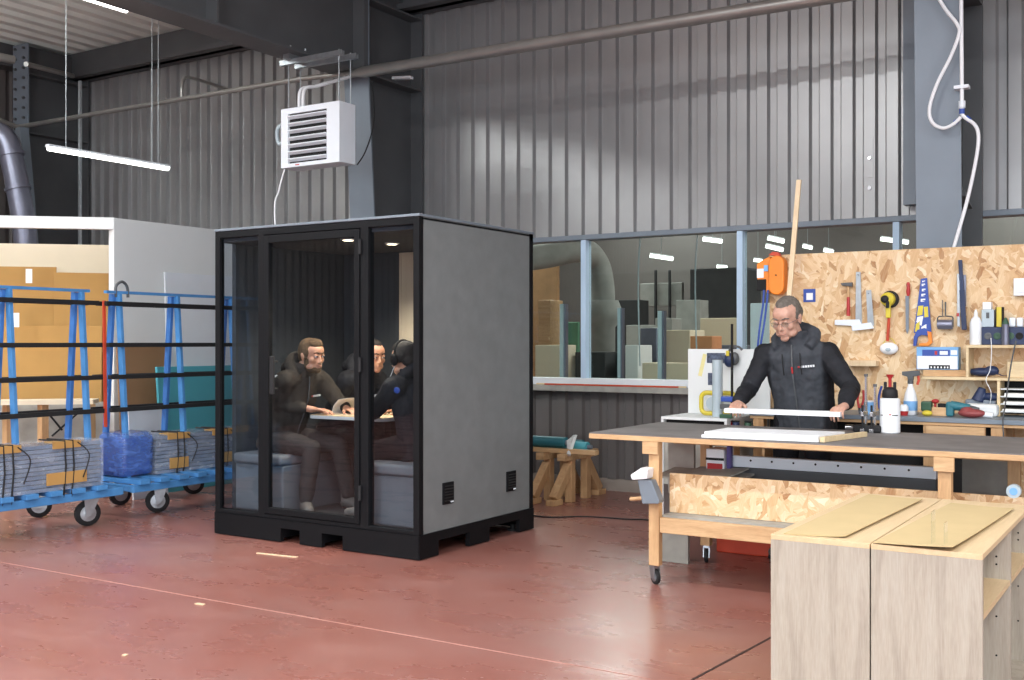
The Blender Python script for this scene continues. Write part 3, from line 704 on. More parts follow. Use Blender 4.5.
# ================================================================ white panel enclosure behind the carts
t = thing('panel_enclosure', 'white panel enclosure with open top behind the blue carts', 'enclosure', (-9.6, 7.2, 0))
zt = Px(114, 217.5, -8.87).z
P0 = V(Px(114, 217, -8.87)); dd = V((-.745, -.667, 0)); P1 = P0 + dd * 2.4
b = MB(); b.prz([(P0.x, P0.y), (P1.x, P1.y), (P1.x - .05, P1.y + .05), (P0.x - .05, P0.y + .05)], zt - .115, zt); b.build('front_fascia', 'white_board', t, bevel=.003)
b = MB(); b.prz([(-8.87, P0.y), (-8.95, P0.y), (-8.95, 8.95), (-8.87, 8.95)], 0, zt - .002); b.build('side_wall', 'white_board', t, bevel=.003)
def upright(p, q, th, z0, z1, m, name, label, cat, lean=0, group=None):
    p, q = V((p.x, p.y, 0)), V((q.x, q.y, 0)); d = (q - p).normalized(); nrm = V((d.y, -d.x, 0))
    if nrm.dot(V((FX, FY, 0))) < 0: nrm = -nrm
    b = MB(); o = nrm * lean; b.hexa([p + V((0, 0, z0)), q + V((0, 0, z0)), q + nrm * th + V((0, 0, z0)), p + nrm * th + V((0, 0, z0)), p + o + V((0, 0, z1)), q + o + V((0, 0, z1)), q + o + nrm * th + V((0, 0, z1)), p + o + nrm * th + V((0, 0, z1))])
    return tag(b.build(name, m, bevel=.002), label, cat, group)
upright(Pt(-30, 300, 10.95), Pt(110, 300, 11.2), .02, 0, 2.47, 'cream_board', 'cream_board', 'tall cream board standing at the back of the white enclosure', 'board', .05)
upright(Pt(-30, 300, 10.75), Pt(55, 300, 10.9), .02, 0, 2.22, 'cardboard', 'cardboard_sheet', 'large brown cardboard sheet leaning inside the enclosure at the left edge', 'cardboard', .05, 'cardboard sheets in the enclosure')
upright(Pt(53, 300, 10.80), Pt(110, 300, 10.95), .02, 0, 2.16, 'cardboard', 'cardboard_sheet', 'large brown cardboard sheet leaning inside the enclosure against its white side wall', 'cardboard', .05, 'cardboard sheets in the enclosure')
upright(Pt(-30, 300, 10.6), Pt(101, 300, 10.75), .02, 0, 1.62, 'cardboard', 'cardboard_sheet', 'lower brown cardboard sheet leaning in front of the two taller ones', 'cardboard', .04, 'cardboard sheets in the enclosure')
for k, (px, py, tt) in enumerate(((16, 320, 10.55), (29, 276, 10.62))):
    c = Pt(px, py, tt); b = MB(); b.obox(c, (.06, .006, .14), (0, 0, .73)); tag(b.build('paper_label', 'paper'), ['white paper label low on the brown cardboard', 'white paper label at the top edge of the brown cardboard'][k], 'label')
upright(Pt(-30, 300, 10.3), Pt(103, 300, 10.45), .02, 0, .88, 'dirty_grey', 'grey_board', 'low grey board standing under the pale trestle top behind the left cart', 'board', .02)
# trestle
t = thing('trestle_table', 'pale wooden trestle in front of the leaning cardboard', 'trestle', (-9.1, 5.9, 0))
a_, c_ = Pt(-20, 403, 10.0), Pt(96, 396, 10.2)
b = MB(); b.beam(V((a_.x, a_.y, .9)), V((c_.x, c_.y, .9)), .3, .04); b.build('top_board', 'cream_board', t)
for px in (8, 43, 90):
    c = Pt(px, 420, 10.05); b = MB(); b.box(c.x - .035, c.x + .035, c.y - .035, c.y + .035, 0, .88); b.build('leg', 'pine_z', t)
# boards leaning on the enclosure's side wall
def lean_board(px0, px1, x, pytop, m, name, label, cat, th=.02, lean=.1, z0=0):
    y0, y1 = Px(px0, 350, x).y, Px(px1, 350, x).y; zz = Px(px0, pytop, x).z
    b = MB(); b.hexa([(x + lean, y0, z0), (x + lean, y1, z0), (x + lean - th, y1, z0), (x + lean - th, y0, z0), (x, y0, zz), (x, y1, zz), (x - th, y1, zz), (x - th, y0, zz)])
    return tag(b.build(name, m, bevel=.002), label, cat)
lean_board(165, 240, -8.82, 272, 'white_metal', 'leaning_sheet', 'pale white panel leaning on the enclosure side wall behind the pod-side cart', 'panel', lean=.08)
lean_board(117, 167, -8.70, 346, 'cardboard_dark', 'cardboard_sheet', 'dark brown cardboard sheet leaning behind the pod-side cart', 'cardboard', lean=.1)
lean_board(157, 240, -8.50, 367, 'turquoise', 'turquoise_panel', 'turquoise panel leaning behind the cart beside the pod', 'panel', th=.03, lean=.1)
lean_board(128, 163, -8.34, 408, 'white_metal', 'white_offcut', 'small white board leaning below the dark cardboard behind the cart', 'board', lean=.08)
mat('navy', (36, 50, 84), .5); mat('far_red', (142, 66, 66), .5)
# ================================================================ cabinets in the foreground
CZ = .75
cy0 = Pz(770.7, 534, CZ).y; cx = [Pz(770.7, 534, CZ).x, Py(869.5, 500, cy0).x, Py(871, 500, cy0).x, Py(982.6, 500, cy0).x]
cy1 = Pz(868, 493.5, CZ).y; th = .019
def carcass(label, x0, x1, open_right):
    t = thing('storage_cabinet', label, 'cabinet', ((x0 + x1) / 2, (cy0 + cy1) / 2, 0), 'light wood cabinets standing side by side in the foreground')
    b = MB(); b.box(x0, x1, cy0, cy0 + th, 0.0, CZ - th); b.build('front_panel', 'laminate', t, bevel=.0012)
    b = MB(); b.box(x0, x1, cy1 - th, cy1, 0.0, CZ - th); b.build('back_panel', 'laminate', t, bevel=.0012)
    b = MB(); b.box(x0, x1, cy0, cy1, CZ - th, CZ); b.build('top_panel', 'laminate_top', t, bevel=.0012)
    b = MB(); b.box(x0 + .001, x1, cy0 + th, cy1 - th, .06, .06 + th); b.build('bottom_panel', 'laminate', t)
    b = MB(); b.box(x0, x0 + th, cy0 + th, cy1 - th, 0, CZ - th); b.build('side_panel', 'laminate', t)
    if not open_right:
        b = MB(); b.box(x1 - th, x1, cy0 + th, cy1 - th, 0, CZ - th); b.build('side_panel', 'laminate', t); return t
    ym = Px(1011, 500, x1).y
    ys = [cy0 + th, ym - th / 2, ym + th / 2, cy1 - th]
    b = MB(); b.box(x0 + th, x1, ym - th / 2, ym + th / 2, .06 + th, CZ - th); b.build('divider', 'laminate', t)
    for a_, c_ in ((ys[0], ys[1]), (ys[2], ys[3])):
        b = MB(); b.box(x0 + th, x1 - .002, a_, c_, .525, .525 + th); b.build('shelf', 'laminate_top', t)
    b = MB()
    for y in (ys[1] - .0, ys[3]):
        for z in (.60, .63, .4, .25):
            for x in (x1 - .05,): b.cyl((x, y - .0005, z), (x, y - .0015, z), .004, n=8)
    b.build('shelf_pin_holes', 'dark_gap', t)
    return t
carcass('light wood laminate cabinet on the left of the pair, closed front, cardboard strip on top', cx[0], cx[1], False)
carcass('light wood cabinet on the right of the pair with open shelves on its side', cx[2], cx[3], True)
def sheet_on(px, z, name, m, label, curl=0, thk=.003):
    c = [Pz(x, y, z) for x, y in px]; b = MB(); n = 10; g = []; g2 = []
    for j in range(n + 1):
        row = []; row2 = []
        for i in range(n + 1):
            u, v = i / n, j / n
            p = c[0].lerp(c[1], u).lerp(c[3].lerp(c[2], u), v)
            p.z += curl * ((1 - v) ** 3) * (1 - (2 * u - 1.0) ** 2 * .2) * (.3 + .7 * u) + .001 + .007 * u ** 4
            row.append(b.bm.verts.new(p)); row2.append(b.bm.verts.new(p + V((0, 0, thk))))
        g.append(row); g2.append(row2)
    for j in range(n):
        for i in range(n):
            b.bm.faces.new((g[j][i], g[j + 1][i], g[j + 1][i + 1], g[j][i + 1])); b.bm.faces.new((g2[j][i], g2[j][i + 1], g2[j + 1][i + 1], g2[j + 1][i]))
    for i in range(n):
        b.bm.faces.new((g[0][i], g[0][i + 1], g2[0][i + 1], g2[0][i])); b.bm.faces.new((g[n][i + 1], g[n][i], g2[n][i], g2[n][i + 1]))
        b.bm.faces.new((g[i][0], g2[i][0], g2[i + 1][0], g[i + 1][0])); b.bm.faces.new((g[i + 1][n], g2[i + 1][n], g2[i][n], g[i][n]))
    return tag(b.build(name, m), label, 'cardboard', 'card strips on the cabinets')
sheet_on(((783.7, 534.4), (846, 538.6), (922.6, 501.3), (869, 494.8)), CZ, 'card_strip', 'greyboard', 'flat tan card strip lying on the left cabinet')
sheet_on(((873, 544), (953, 552.5), (1014, 510.5), (951, 503.5)), CZ, 'card_strip', 'greyboard', 'tan card strip with lifted front edge lying on the right cabinet', .012)
c = Pz(931, 546, CZ + .008)
b = MB(); b.box(c.x, c.x + .004, c.y, c.y + .004 + .05, CZ + .01, CZ + .125); b.box(c.x, c.x + .045, c.y, c.y + .05, CZ + .008, CZ + .012)
b.box(c.x + .041, c.x + .045, c.y, c.y + .05, CZ + .012, CZ + .09)
tag(b.build('acrylic_bracket', 'clear_acrylic'), 'small clear acrylic U bracket standing on the right card strip', 'bracket')

# ================================================================ mobile assembly bench
BT = .895; by0, by1, bx0, bx1 = 5.92, 6.97, -3.17, .55
lg = [(-2.735, 5.955), (-2.72, 6.72), (-1.09, 5.955), (-.86, 6.72), (.4, 5.97), (.4, 6.72)]
bench = thing('assembly_bench', 'long mobile wooden bench with dark grey top in front of the standing man', 'workbench', (-1.3, 6.4, 0))
b = MB(); b.box(bx0, bx1, by0, by1, BT - .036, BT - .006); b.build('table_top', 'pine', bench, bevel=.002)
b = MB(); b.box(bx0, bx1, by0 + .002, by1, BT - .0055, BT); b.build('top_covering', 'bench_top', bench)['label'] = 'dark grey scuffed covering'
for x, y in lg:
    b = MB(); b.box(x - .033, x + .033, y - .028, y + .028, .115, BT - .037); b.build('leg', 'pine_z', bench, bevel=.003)
    caster(x, y, .045, bench, w=.025, plate_z=.114, ang=1.0 if y < 6.2 else .3)
for y in (5.97, 6.72):
    b = MB(); b.box(-2.95 if y > 6 else -2.80, bx1 - .05, y - .012, y + .012, BT - .12, BT - .037) if y > 6 else b.box(-2.80, -2.70, 5.905, 5.926, BT - .11, BT - .037); b.build('apron', 'pine', bench, bevel=.002)
b = MB(); b.box(-1.14, -1.04, 5.905, 5.926, BT - .11, BT - .037); b.build('apron', 'pine', bench, bevel=.002)
b = MB(); b.box(-2.70, .36, 5.935, 5.975, .315, .405); b.build('lower_rail', 'pine', bench, bevel=.003)
b = MB(); b.box(-2.68, .36, 6.70, 6.74, .315, .405); b.build('lower_rail', 'pine', bench, bevel=.003)
b = MB(); b.box(-2.70, .38, 5.976, 6.70, .40, .418); b.build('lower_shelf', 'dirty_grey', bench)
zb = Py(700, 477, 6.08).z
b = MB(); b.box(-2.70, Py(946, 490, 6.08).x + .6, 6.08, 6.098, .42, zb + .012); tag(b.build('osb_offcut', 'osb', bevel=.002), 'long low OSB panel standing on the lower shelf of the bench', 'panel')
b = MB(); p = Py(760, 560, 6.08)
# loose sheets on / behind the OSB board
b = MB(); a_, c_ = Py(664, 474, 6.3), Py(744, 474, 6.3); b.obox(((a_.x + c_.x) / 2, 6.32, zb - .02), (c_.x - a_.x, .34, .012), (.06, .02, .03)); b.obox(((a_.x + c_.x) / 2 + .05, 6.36, zb + .0), (c_.x - a_.x - .2, .3, .008), (.08, -.03, -.06))
tag(b.build('grey_sheets', 'dirty_grey'), 'loose grey sheets lying behind the OSB panel under the bench', 'sheet')
t = thing('vise', 'grey steel vice with white jaw clamped on the left leg of the bench', 'vice', (-2.80, 5.9, .5))
Q = lambda *a: [(Py(x_, y_, 5.9).x, Py(x_, y_, 5.9).z) for x_, y_ in a]
b = MB(); b.pry(Q((640, 478), (654, 480), (662, 500), (661, 503), (645, 503), (643, 492)), 5.86, 5.932); b.build('body', 'steel_blue_grey', t, bevel=.004)
b = MB(); b.pry(Q((634.5, 474), (645, 467), (652, 468), (651, 478), (636, 479)), 5.84, 5.93); b.build('jaw', 'white_plastic', t, bevel=.006)
b = MB(); b.cyl(Py(630.5, 499, 5.9), Py(646, 498, 5.9), .012); b.build('handle', 'pine', t, smooth=True)
# linear guide lying on the back of the shelf
t = thing('aluminium_rail', 'pale aluminium rail with bolt holes above a dark beam under the bench', 'rail', (-1.75, 6.5, .62))
ra, rb_ = Py(728, 462, 6.55), Py(936, 470, 6.55)
b = MB(); b.box(ra.x, rb_.x, 6.55, 6.60, .665, .735); b.build('rail', 'white_metal', t, bevel=.003)
b = MB()
for k in range(8): b.cyl((ra.x + .15 + k * (rb_.x - ra.x - .3) / 7, 6.549, .71), (ra.x + .15 + k * (rb_.x - ra.x - .3) / 7, 6.552, .71), .007, n=8)
b.build('bolt_holes', 'dark_gap', t)
b = MB(); b.box(ra.x, rb_.x, 6.54, 6.62, .565, .664); b.build('beam', 'steel_dark', t, bevel=.003)
b = MB(); b.box(ra.x + .3, ra.x + .36, 6.54, 6.62, .429, .565); b.box(rb_.x - .3, rb_.x - .24, 6.54, 6.62, .429, .565); b.build('support_block', 'pine', t)
t = thing('battery_box', 'white and red boxed device with a purple post under the bench by the rail', 'device', (-2.45, 6.45, .45))
p0_, p1_ = Py(706, 452, 6.45), Py(724, 472, 6.45)
b = MB(); b.box(p0_.x, p1_.x, 6.45, 6.62, .429, .78); b.build('case', 'white_plastic', t, bevel=.005)
b = MB(); b.box(p0_.x + .01, p1_.x - .01, 6.445, 6.449, .62, .69); b.build('red_panel', 'red', t)
b = MB(); b.box(p0_.x, p1_.x, 6.443, 6.45, .71, .725); b.build('slot', 'dark_gap', t)
b = MB(); b.box(p1_.x + .01, p1_.x + .035, 6.47, 6.51, .429, .80); b.build('post', 'tape_purple', t)
# things on the floor below
p = Pz(676, 562, 0)
for (pa, pb2, yy, z0, z1, m, lb) in ((662, 688, 6.6, 0, .3, 'dirty_grey', 'upright grey board standing on the floor under the left end of the bench'), (668, 694, 6.85, .42, .82, 'dirty_grey', 'grey board standing on the shelf behind the left leg of the bench')):
    a_, c_ = Py(pa, 500, yy), Py(pb2, 500, yy); b = MB(); b.box(a_.x, c_.x, yy, yy + .03, z0, z1); tag(b.build('grey_board', m, bevel=.003), lb, 'board')
a_, c_ = Py(724, 550, 7.25), Py(775, 550, 7.25)
t = thing('red_crate', 'orange red crate on the floor behind the bench', 'crate', (a_.x + .2, 7.4, 0))
b = MB(); b.box(a_.x, c_.x + .1, 7.1, 7.5, .0, .13); b.build('crate_body', 'red_paint', t, bevel=.01); b = MB(); b.box(a_.x - .01, c_.x + .11, 7.09, 7.51, .13, .15); b.build('rim', 'red_paint', t, bevel=.004)
a_, c_ = Py(962, 480, 7.0), Py(1017, 480, 7.0)
b = MB(); b.box(a_.x, c_.x + .0, 7.0, 7.03, .0, .84); tag(b.build('grey_board', 'dirty_grey', bevel=.003), 'big grey board standing behind the right legs of the bench', 'board')
p = Pz(1000, 500, .43); b = MB(); b.obox((-.55, 6.3, .47), (1.1, .5, .05), (0, 0, 0)); tag(b.build('grey_sheets', 'white_board', bevel=.004), 'pale thick board lying on the bench shelf right of the cabinets', 'sheet')
t = thing('tape_roll', 'pale round roll hanging at the far right bench leg', 'roll', (-.75, 5.94, .6)); c = Py(1014, 491, 5.9)
b = MB(); b.lathe([(.018, -.02), (.034, -.02), (.034, .02), (.018, .02)], c, (0, 1, 0)); b.build('roll', 'pvc_grey', t, smooth=True); b = MB(); b.cyl(c + V((0, -.022, 0)), c + V((0, -.019, 0)), .019); b.build('core', 'light_blue', t)

# white boards on the bench top
def slab(pts, z0, z1, name, m, label, cat, group=None, bev=.002):
    b = MB(); b.prz(pts, z0, z1); return tag(b.build(name, m, bevel=bev), label, cat, group)
q = [Pz(700, 438, BT), Pz(818, 442.5, BT)]
fl, fr_ = V((q[0].x, q[0].y + .02)), V((q[1].x, q[1].y))
slab([(fl.x, fl.y), (fr_.x, fr_.y), (fr_.x + .05, fr_.y + .4), (fl.x + .0, fl.y + .38)], BT + .001, BT + .019, 'melamine_sheet', 'white_plastic', 'lower of the white panels stacked flat on the bench', 'panel', 'white panels on the bench')
slab([(fl.x + .01, fl.y + .02), (fr_.x - .005, fr_.y + .015), (fr_.x + .045, fr_.y + .38), (fl.x + .02, fl.y + .37)], BT + .0195, BT + .036, 'melamine_sheet', 'white_plastic', 'upper of the white panels stacked flat on the bench', 'panel', 'white panels on the bench')
b = MB(); b.prz([(fr_.x + .006, fr_.y + .01), (fr_.x + .035, fr_.y + .01), (fr_.x + .14, fr_.y + .52), (fr_.x + .11, fr_.y + .52)], BT + .001, BT + .03); tag(b.build('wooden_batten', 'pine_pale', bevel=.002), 'short pale wooden batten lying at the right end of the white panels', 'batten')
# the board held by the man
HBy, HBz = 6.58, 1.018
ha, hb = Py(724, 408, HBy), Py(840, 413, HBy)
b = MB(); b.box(ha.x, hb.x, HBy, HBy + .085, HBz - .016, HBz + .014); tag(b.build('white_board', 'white_plastic', bevel=.002), 'narrow white board held level in both hands by the standing man', 'board')

# ---------------------------------------------------------------- bottle etc on the bench
c = Pz(890, 433, BT); c.y = min(c.y, by1 - .08); c = Py(890, 433, c.y)
t = thing('glue_bottle', 'big white bottle with black shoulder and red nozzle on the bench beside the man', 'bottle', (c.x, c.y, BT))
b = MB(); b.lathe([(.054, 0), (.06, .006), (.06, .2), (.057, .212), (.046, .216)], (c.x, c.y, BT), n=28); b.build('bottle_body', 'white_plastic', t, smooth=True)
b = MB(); b.lathe([(.044, .216), (.048, .222), (.045, .262), (.03, .28), (.012, .284)], (c.x, c.y, BT), n=24); b.build('shoulder_cap', 'black_rubber', t, smooth=True)
for k in (-1, 1):
    b = MB(); b.box(c.x + k * .028 - .008, c.x + k * .028 + .008, c.y - .012, c.y + .012, BT + .26, BT + .315); b.build('cap_wing', 'black_rubber', t, bevel=.004)
b = MB(); b.lathe([(.010, .27), (.010, .335), (.02, .352), (.024, .36), (.008, .362)], (c.x, c.y, BT), n=16); b.build('nozzle', 'red', t, smooth=True)
view = (V((0, 0, 0)) - V((c.x, c.y, 0))).normalized(); sd = V((-view.y, view.x, 0))
def decal(parent, name, m, cc, r, ang0, ang1, z0, z1, n=6):
    base = math.atan2(view.y, view.x); b = MB(); A = []; B = []
    for i in range(n + 1):
        a = base + ang0 + (ang1 - ang0) * i / n
        A.append([b.bm.verts.new((cc.x + math.cos(a) * rr, cc.y + math.sin(a) * rr, z)) for rr, z in ((r, z0), (r + .001, z0), (r + .001, z1), (r, z1))])
    b.skin(A); return b.build(name, m, parent)
decal(t, 'logo_mark', 'red', c, .0602, -.13, .13, BT + .117, BT + .121); decal(t, 'logo_mark', 'red', c, .0602, -.035, .035, BT + .104, BT + .118)
decal(t, 'brand_lettering', 'dark_gap', c, .0602, .2, .85, BT + .109, BT + .114); decal(t, 'brand_lettering', 'dark_gap', c, .0602, -1.1, -.75, BT + .109, BT + .114)
# bar clamps stood at the back edge
for i, (px, pt, lb) in enumerate(((866, 376, 'taller steel bar clamp standing upright by the man at the back of the bench'), (875, 386, 'shorter steel bar clamp standing upright beside the white bottle'))):
    c = Py(px, 430, 6.9); zt_ = Py(px, pt, 6.9).z
    t = thing('bar_clamp', lb, 'clamp', (c.x, c.y, BT), 'bar clamps standing at the back of the bench')
    b = MB(); b.box(c.x - .006, c.x + .006, c.y - .01, c.y + .01, BT + .001, zt_); b.build('bar', 'chrome', t)
    b = MB(); b.box(c.x - .014, c.x + .014, c.y - .1, c.y + .014, BT + .001, BT + .025); b.build('fixed_jaw', 'chrome', t, bevel=.003); b = MB(); b.box(c.x - .01, c.x + .01, c.y - .1, c.y + .01, BT + .10, BT + .13); b.build('jaw', 'chrome', t, bevel=.003)
    b = MB(); b.cyl((c.x, c.y - .085, BT + .03), (c.x, c.y - .085, BT + .17), .007); b.build('screw', 'black_rubber', t)
    b = MB(); b.cyl((c.x, c.y, zt_ - .005), (c.x, c.y, zt_ + .012), .012, n=8); b.build('end_stop', 'steel_dark', t)
t = thing('hand_tool', 'low black tool with metal end lying behind the held board on the bench', 'tool', Py(860, 428, 6.84))
c = Py(860, 428, 6.84)
b = MB(); b.box(c.x - .04, c.x + .13, 6.82, 6.88, BT + .001, BT + .045); b.build('tool_body', 'black_rubber', t, bevel=.01)
b = MB(); b.cyl((c.x - .09, 6.85, BT + .025), (c.x - .04, 6.85, BT + .025), .018); b.build('tool_tip', 'chrome', t, smooth=True)

# ================================================================ rear workbench with tool wall
RT = .95; ry0, ry1 = 7.62, 8.18
rx0 = -2.75; rx1 = .7
wb = thing('rear_workbench', 'wooden workbench with thin dark top along the OSB tool wall', 'workbench', (-.8, 7.9, 0))
b = MB(); b.box(rx0, rx1, ry0, ry1, RT - .03, RT); b.build('table_top', 'steel_blue_grey', wb, bevel=.002)
b = MB(); b.box(rx0, rx1, ry0 + .01, ry0 + .05, RT - .052, RT - .031); b.build('apron', 'pine', wb, bevel=.003)
a_, c_ = Py(926, 432, ry0 - .03), Py(985, 432, ry0 - .03)
b = MB(); b.box(a_.x, c_.x, ry0 - .04, ry0 + .005, RT - .112, RT - .053); b.build('cross_beam', 'pine', wb, bevel=.003)
for x in (rx0 + .06, -1.5, Py(997, 430, ry0).x, rx1 - .1):
    for y in (ry0 + .06, ry1 - .08):
        b = MB(); b.box(x - .04, x + .04, y - .04, y + .04, 0, RT - .031 if y > 7.8 else RT - .052); b.build('leg', 'pine_z', wb, bevel=.003)
b = MB(); b.box(rx0 + .11, c_.x + .03, ry0 + .13, ry1 - .13, .33, RT - .035); b.build('shade_block', 'dark_gap', wb)  # near-black block standing in for the shade under the rear bench
b = MB(); b.box(rx0 + .05, rx1 - .05, ry0 + .1, ry1 - .05, .3, .32); b.build('lower_shelf', 'pine', wb)
OY = 8.2
ozt = Py(900, 249.5, OY).z; ox0 = Py(769.5, 300, OY).x
b = MB(); b.box(ox0, 1.2, OY, OY + .018, .35, ozt); tag(b.build('osb_tool_wall', 'osb', bevel=.002), 'large OSB tool wall panel behind the rear workbench', 'panel')
for x in (ox0 + .05, -.1):
    b = MB(); b.box(x, x + .05, OY + .02, OY + .07, 0, ozt - .05); tag(b.build('wooden_post', 'pine_z'), 'wooden post standing behind the OSB tool wall', 'post', 'posts behind the tool wall')
T = OY - .001                                              # front face of the tool wall
def W(px, py, off=0): return Py(px, py, T - off)
def wbox(b, px0, px1, py0, py1, off0, off1):
    pm = (py0 + py1) / 2; a_, c_ = W(px0, pm), W(px1, pm); xm = (px0 + px1) / 2
    b.box(a_.x, c_.x, T - off1, T - off0, W(xm, py1).z, W(xm, py0).z); return b
def wtag(b, name, m, label, cat, group=None, **k): return tag(b.build(name, m, **k), label, cat, group)
def nail(px, py):                                          # shank a tool hangs from
    return W(px, py)
def wpoly(b, pts, off0, off1, skew=True):
    P = [W(x, y) for x, y in pts]; b.prism(P, lambda p: (p.x, T - off0, p.z), lambda p: (p.x, T - off1, p.z)); return b
def hook(t, px, py, d=.04):
    p = W(px, py); b = MB(); b.cyl((p.x, T + .002, p.z), (p.x, T - d, p.z), .003, n=6); b.build('hook', 'steel_dark', t)
# blue square sign (its code is left out)
t = thing('blue_sign', 'small blue square sign with a white centre on the OSB wall above the man', 'sign', W(809.5, 302))
b = MB(); wbox(b, 803.5, 815.5, 289, 302, 0, .004); b.build('plate', 'blue', t)
b = MB(); wbox(b, 806.5, 813, 293, 300, .004, .0055); b.build('white_centre', 'white_plastic', t)
# hammer
t = thing('hammer', 'red handled claw hammer hanging leftmost on the OSB wall', 'hammer', W(848, 315))
b = MB(); b.cyl(W(848.3, 316, .03), W(848.3, 297, .03), .014, .011); b.build('grip', 'red', t, smooth=True)
b = MB(); b.cyl(W(848.3, 297, .03), W(848.3, 285, .03), .009); b.build('shaft', 'pine_z', t, smooth=True)
b = MB(); wpoly(b, [(843.5, 286), (842, 283.5), (846, 283), (853.5, 282.5), (853.5, 287), (850.5, 286.5), (846, 286)], .015, .045); b.build('head', 'steel_dark', t, bevel=.003); hook(t, 845, 285)
# squares
for nm, lb, blade, foot in (('try_square', 'taller steel square hanging beside the hammer', [(856.5, 272), (861, 272), (862.5, 324), (856, 322)], [(835.5, 320), (860, 319.5), (862, 324), (857, 326), (835.5, 325)]),
                            ('try_square', 'shorter steel square hanging left of the yellow sander', [(867, 290.5), (872, 290), (875, 326), (868.5, 324)], [(852.5, 325), (872, 322.5), (875, 328.5), (853.5, 331)])):
    t = thing(nm, lb, 'square', W(blade[2][0], blade[2][1]), 'steel squares on the tool wall')
    o = .012 if 'taller' in lb else .024
    b = MB(); wpoly(b, blade, o, o + .003); b.build('blade', 'galvanised', t); b = MB(); wpoly(b, foot, o - .004, o + .012); b.build('stock', 'white_metal', t, bevel=.002); hook(t, blade[0][0] + 2.5, blade[0][1] + 3)
# sander
t = thing('sander', 'yellow and black round sander with a red handle hung on the OSB wall', 'sander', W(888, 318))
c = W(889, 299.5)
b = MB(); b.lathe([(.062, 0), (.064, .02), (.056, .03)], (c.x + .012, T, c.z), (0, -1, 0)); b.build('pad', 'black_rubber', t, smooth=True)
b = MB(); b.lathe([(.052, .03), (.048, .07), (.03, .085)], (c.x + .002, T, c.z), (0, -1, 0)); b.build('housing', 'yellow', t, smooth=True)
b = MB(); b.lathe([(.028, .085), (.028, .09), (.02, .10), (.012, .102)], (c.x - .01, T, c.z - .0), (0, -1, 0)); b.build('hub', 'black_rubber', t, smooth=True)
b = MB(); b.beam(W(888, 301, .06), W(888.5, 318, .06), .034, .035, (0, 1, 0)); b.build('body', 'yellow', t, bevel=.008)
b = MB(); b.beam(W(887.5, 301, .085), W(887.5, 308, .085), .022, .02, (0, 1, 0)); b.build('switch', 'black_rubber', t, bevel=.004)
b = MB(); b.tube([W(889, 318, .05), W(888.3, 330, .045), W(887.5, 341, .04)], .011, 8); b.build('handle', 'red_paint', t, smooth=True)
t = thing('dust_mask', 'white dust mask hanging below the sander with its strap', 'mask', W(888, 354))
c = W(889, 348.5, .03)
b = MB(); b.ell(c, (.066, .035, .045), None, 20, 12); b.build('cup', 'white_plastic', t, smooth=True)
b = MB(); b.ell(c + V((.0, -.032, -.008)), (.02, .01, .014)); b.build('valve', 'pvc_grey', t, smooth=True)
b = MB(); b.tube(bez([c + V((-.05, 0, .02)), c + V((-.02, .01, .07)), c + V((.02, .01, .07)), c + V((.05, 0, .02))], 6), .003, 6); b.build('strap', 'yellow', t)
# ledge
b = MB(); wbox(b, 849, 879, 360.5, 366, 0, .09); wtag(b, 'wall_ledge', 'birch', 'short pale wooden ledge on the OSB wall beside the man', 'ledge', bevel=.002)
# file / screwdriver
t = thing('file', 'long file with a red handle hanging left of the saw', 'file', W(908, 333))
b = MB(); b.lathe([(.008, 0), (.015, .03), (.012, .06), (.014, .085), (.008, .1)], W(908.2, 296, .025), (0, 0, 1)); b.build('handle', 'red', t, smooth=True)
b = MB(); wpoly(b, [(906.2, 296), (909.8, 296), (909.6, 330), (908, 334), (906.6, 330)], .02, .028); b.build('blade', 'steel_blue_grey', t); hook(t, 908.2, 286)
# saw in sleeve
t = thing('hand_saw', 'hand saw in a blue and yellow printed sleeve on the OSB wall', 'saw', W(926, 345))
b = MB(); wpoly(b, [(921.5, 279), (927.5, 278), (932, 334), (914.5, 333)], .012, .02); b.build('sleeve', 'blue', t)
b = MB(); wpoly(b, [(921, 280), (922.2, 280), (915.5, 333), (914, 333)], .009, .0119); b.build('blade', 'chrome', t)
b = MB(); wpoly(b, [(919, 306), (924, 305.5), (923, 315), (917.5, 316)], .02, .0215); wpoly(b, [(924.5, 307), (928.5, 306.5), (929, 317), (925, 317.5)], .02, .0215); wpoly(b, [(916.5, 324), (920.5, 321), (920, 331), (915.5, 332)], .02, .0215); b.build('yellow_print', 'yellow', t)
b = MB(); wpoly(b, [(918, 317), (924, 316), (922, 326), (917, 322)], .02, .0214); wpoly(b, [(922, 327), (927, 324), (927, 331), (922, 332)], .02, .0214); b.build('white_print', 'white_plastic', t)
b = MB()
for (x, y, w2, h2) in ((923.2, 281, 3, 1), (923, 284, 3.4, 2), (923.3, 289, 3.6, 2.2), (923, 294, 4, 2.2), (922.6, 299, 4.6, 2.6)):
    wpoly(b, [(x - w2 / 2 + 1, y), (x + w2 / 2 + 1, y - .3), (x + w2 / 2 + 1, y + h2 * .45), (x - w2 / 2 + 1.6, y + h2 * .5), (x + w2 / 2 + .6, y + h2), (x - w2 / 2 + 1, y + h2 + .3)], .02, .0215)
b.build('white_lettering', 'white_plastic', t)
b = MB(); wpoly(b, [(918, 330), (925, 328), (931, 330), (931.5, 335), (927, 335.5), (922, 335), (918.5, 337), (917, 346), (914, 346), (914.5, 337)], .008, .03); b.build('handle_shell', 'blue', t, bevel=.003)
b = MB(); wpoly(b, [(928, 331), (932, 332), (933, 343), (929, 346), (920, 345.8), (920, 343.4), (927, 343), (929.5, 341)], .01, .032); b.build('handle_grip', 'orange', t, bevel=.003)
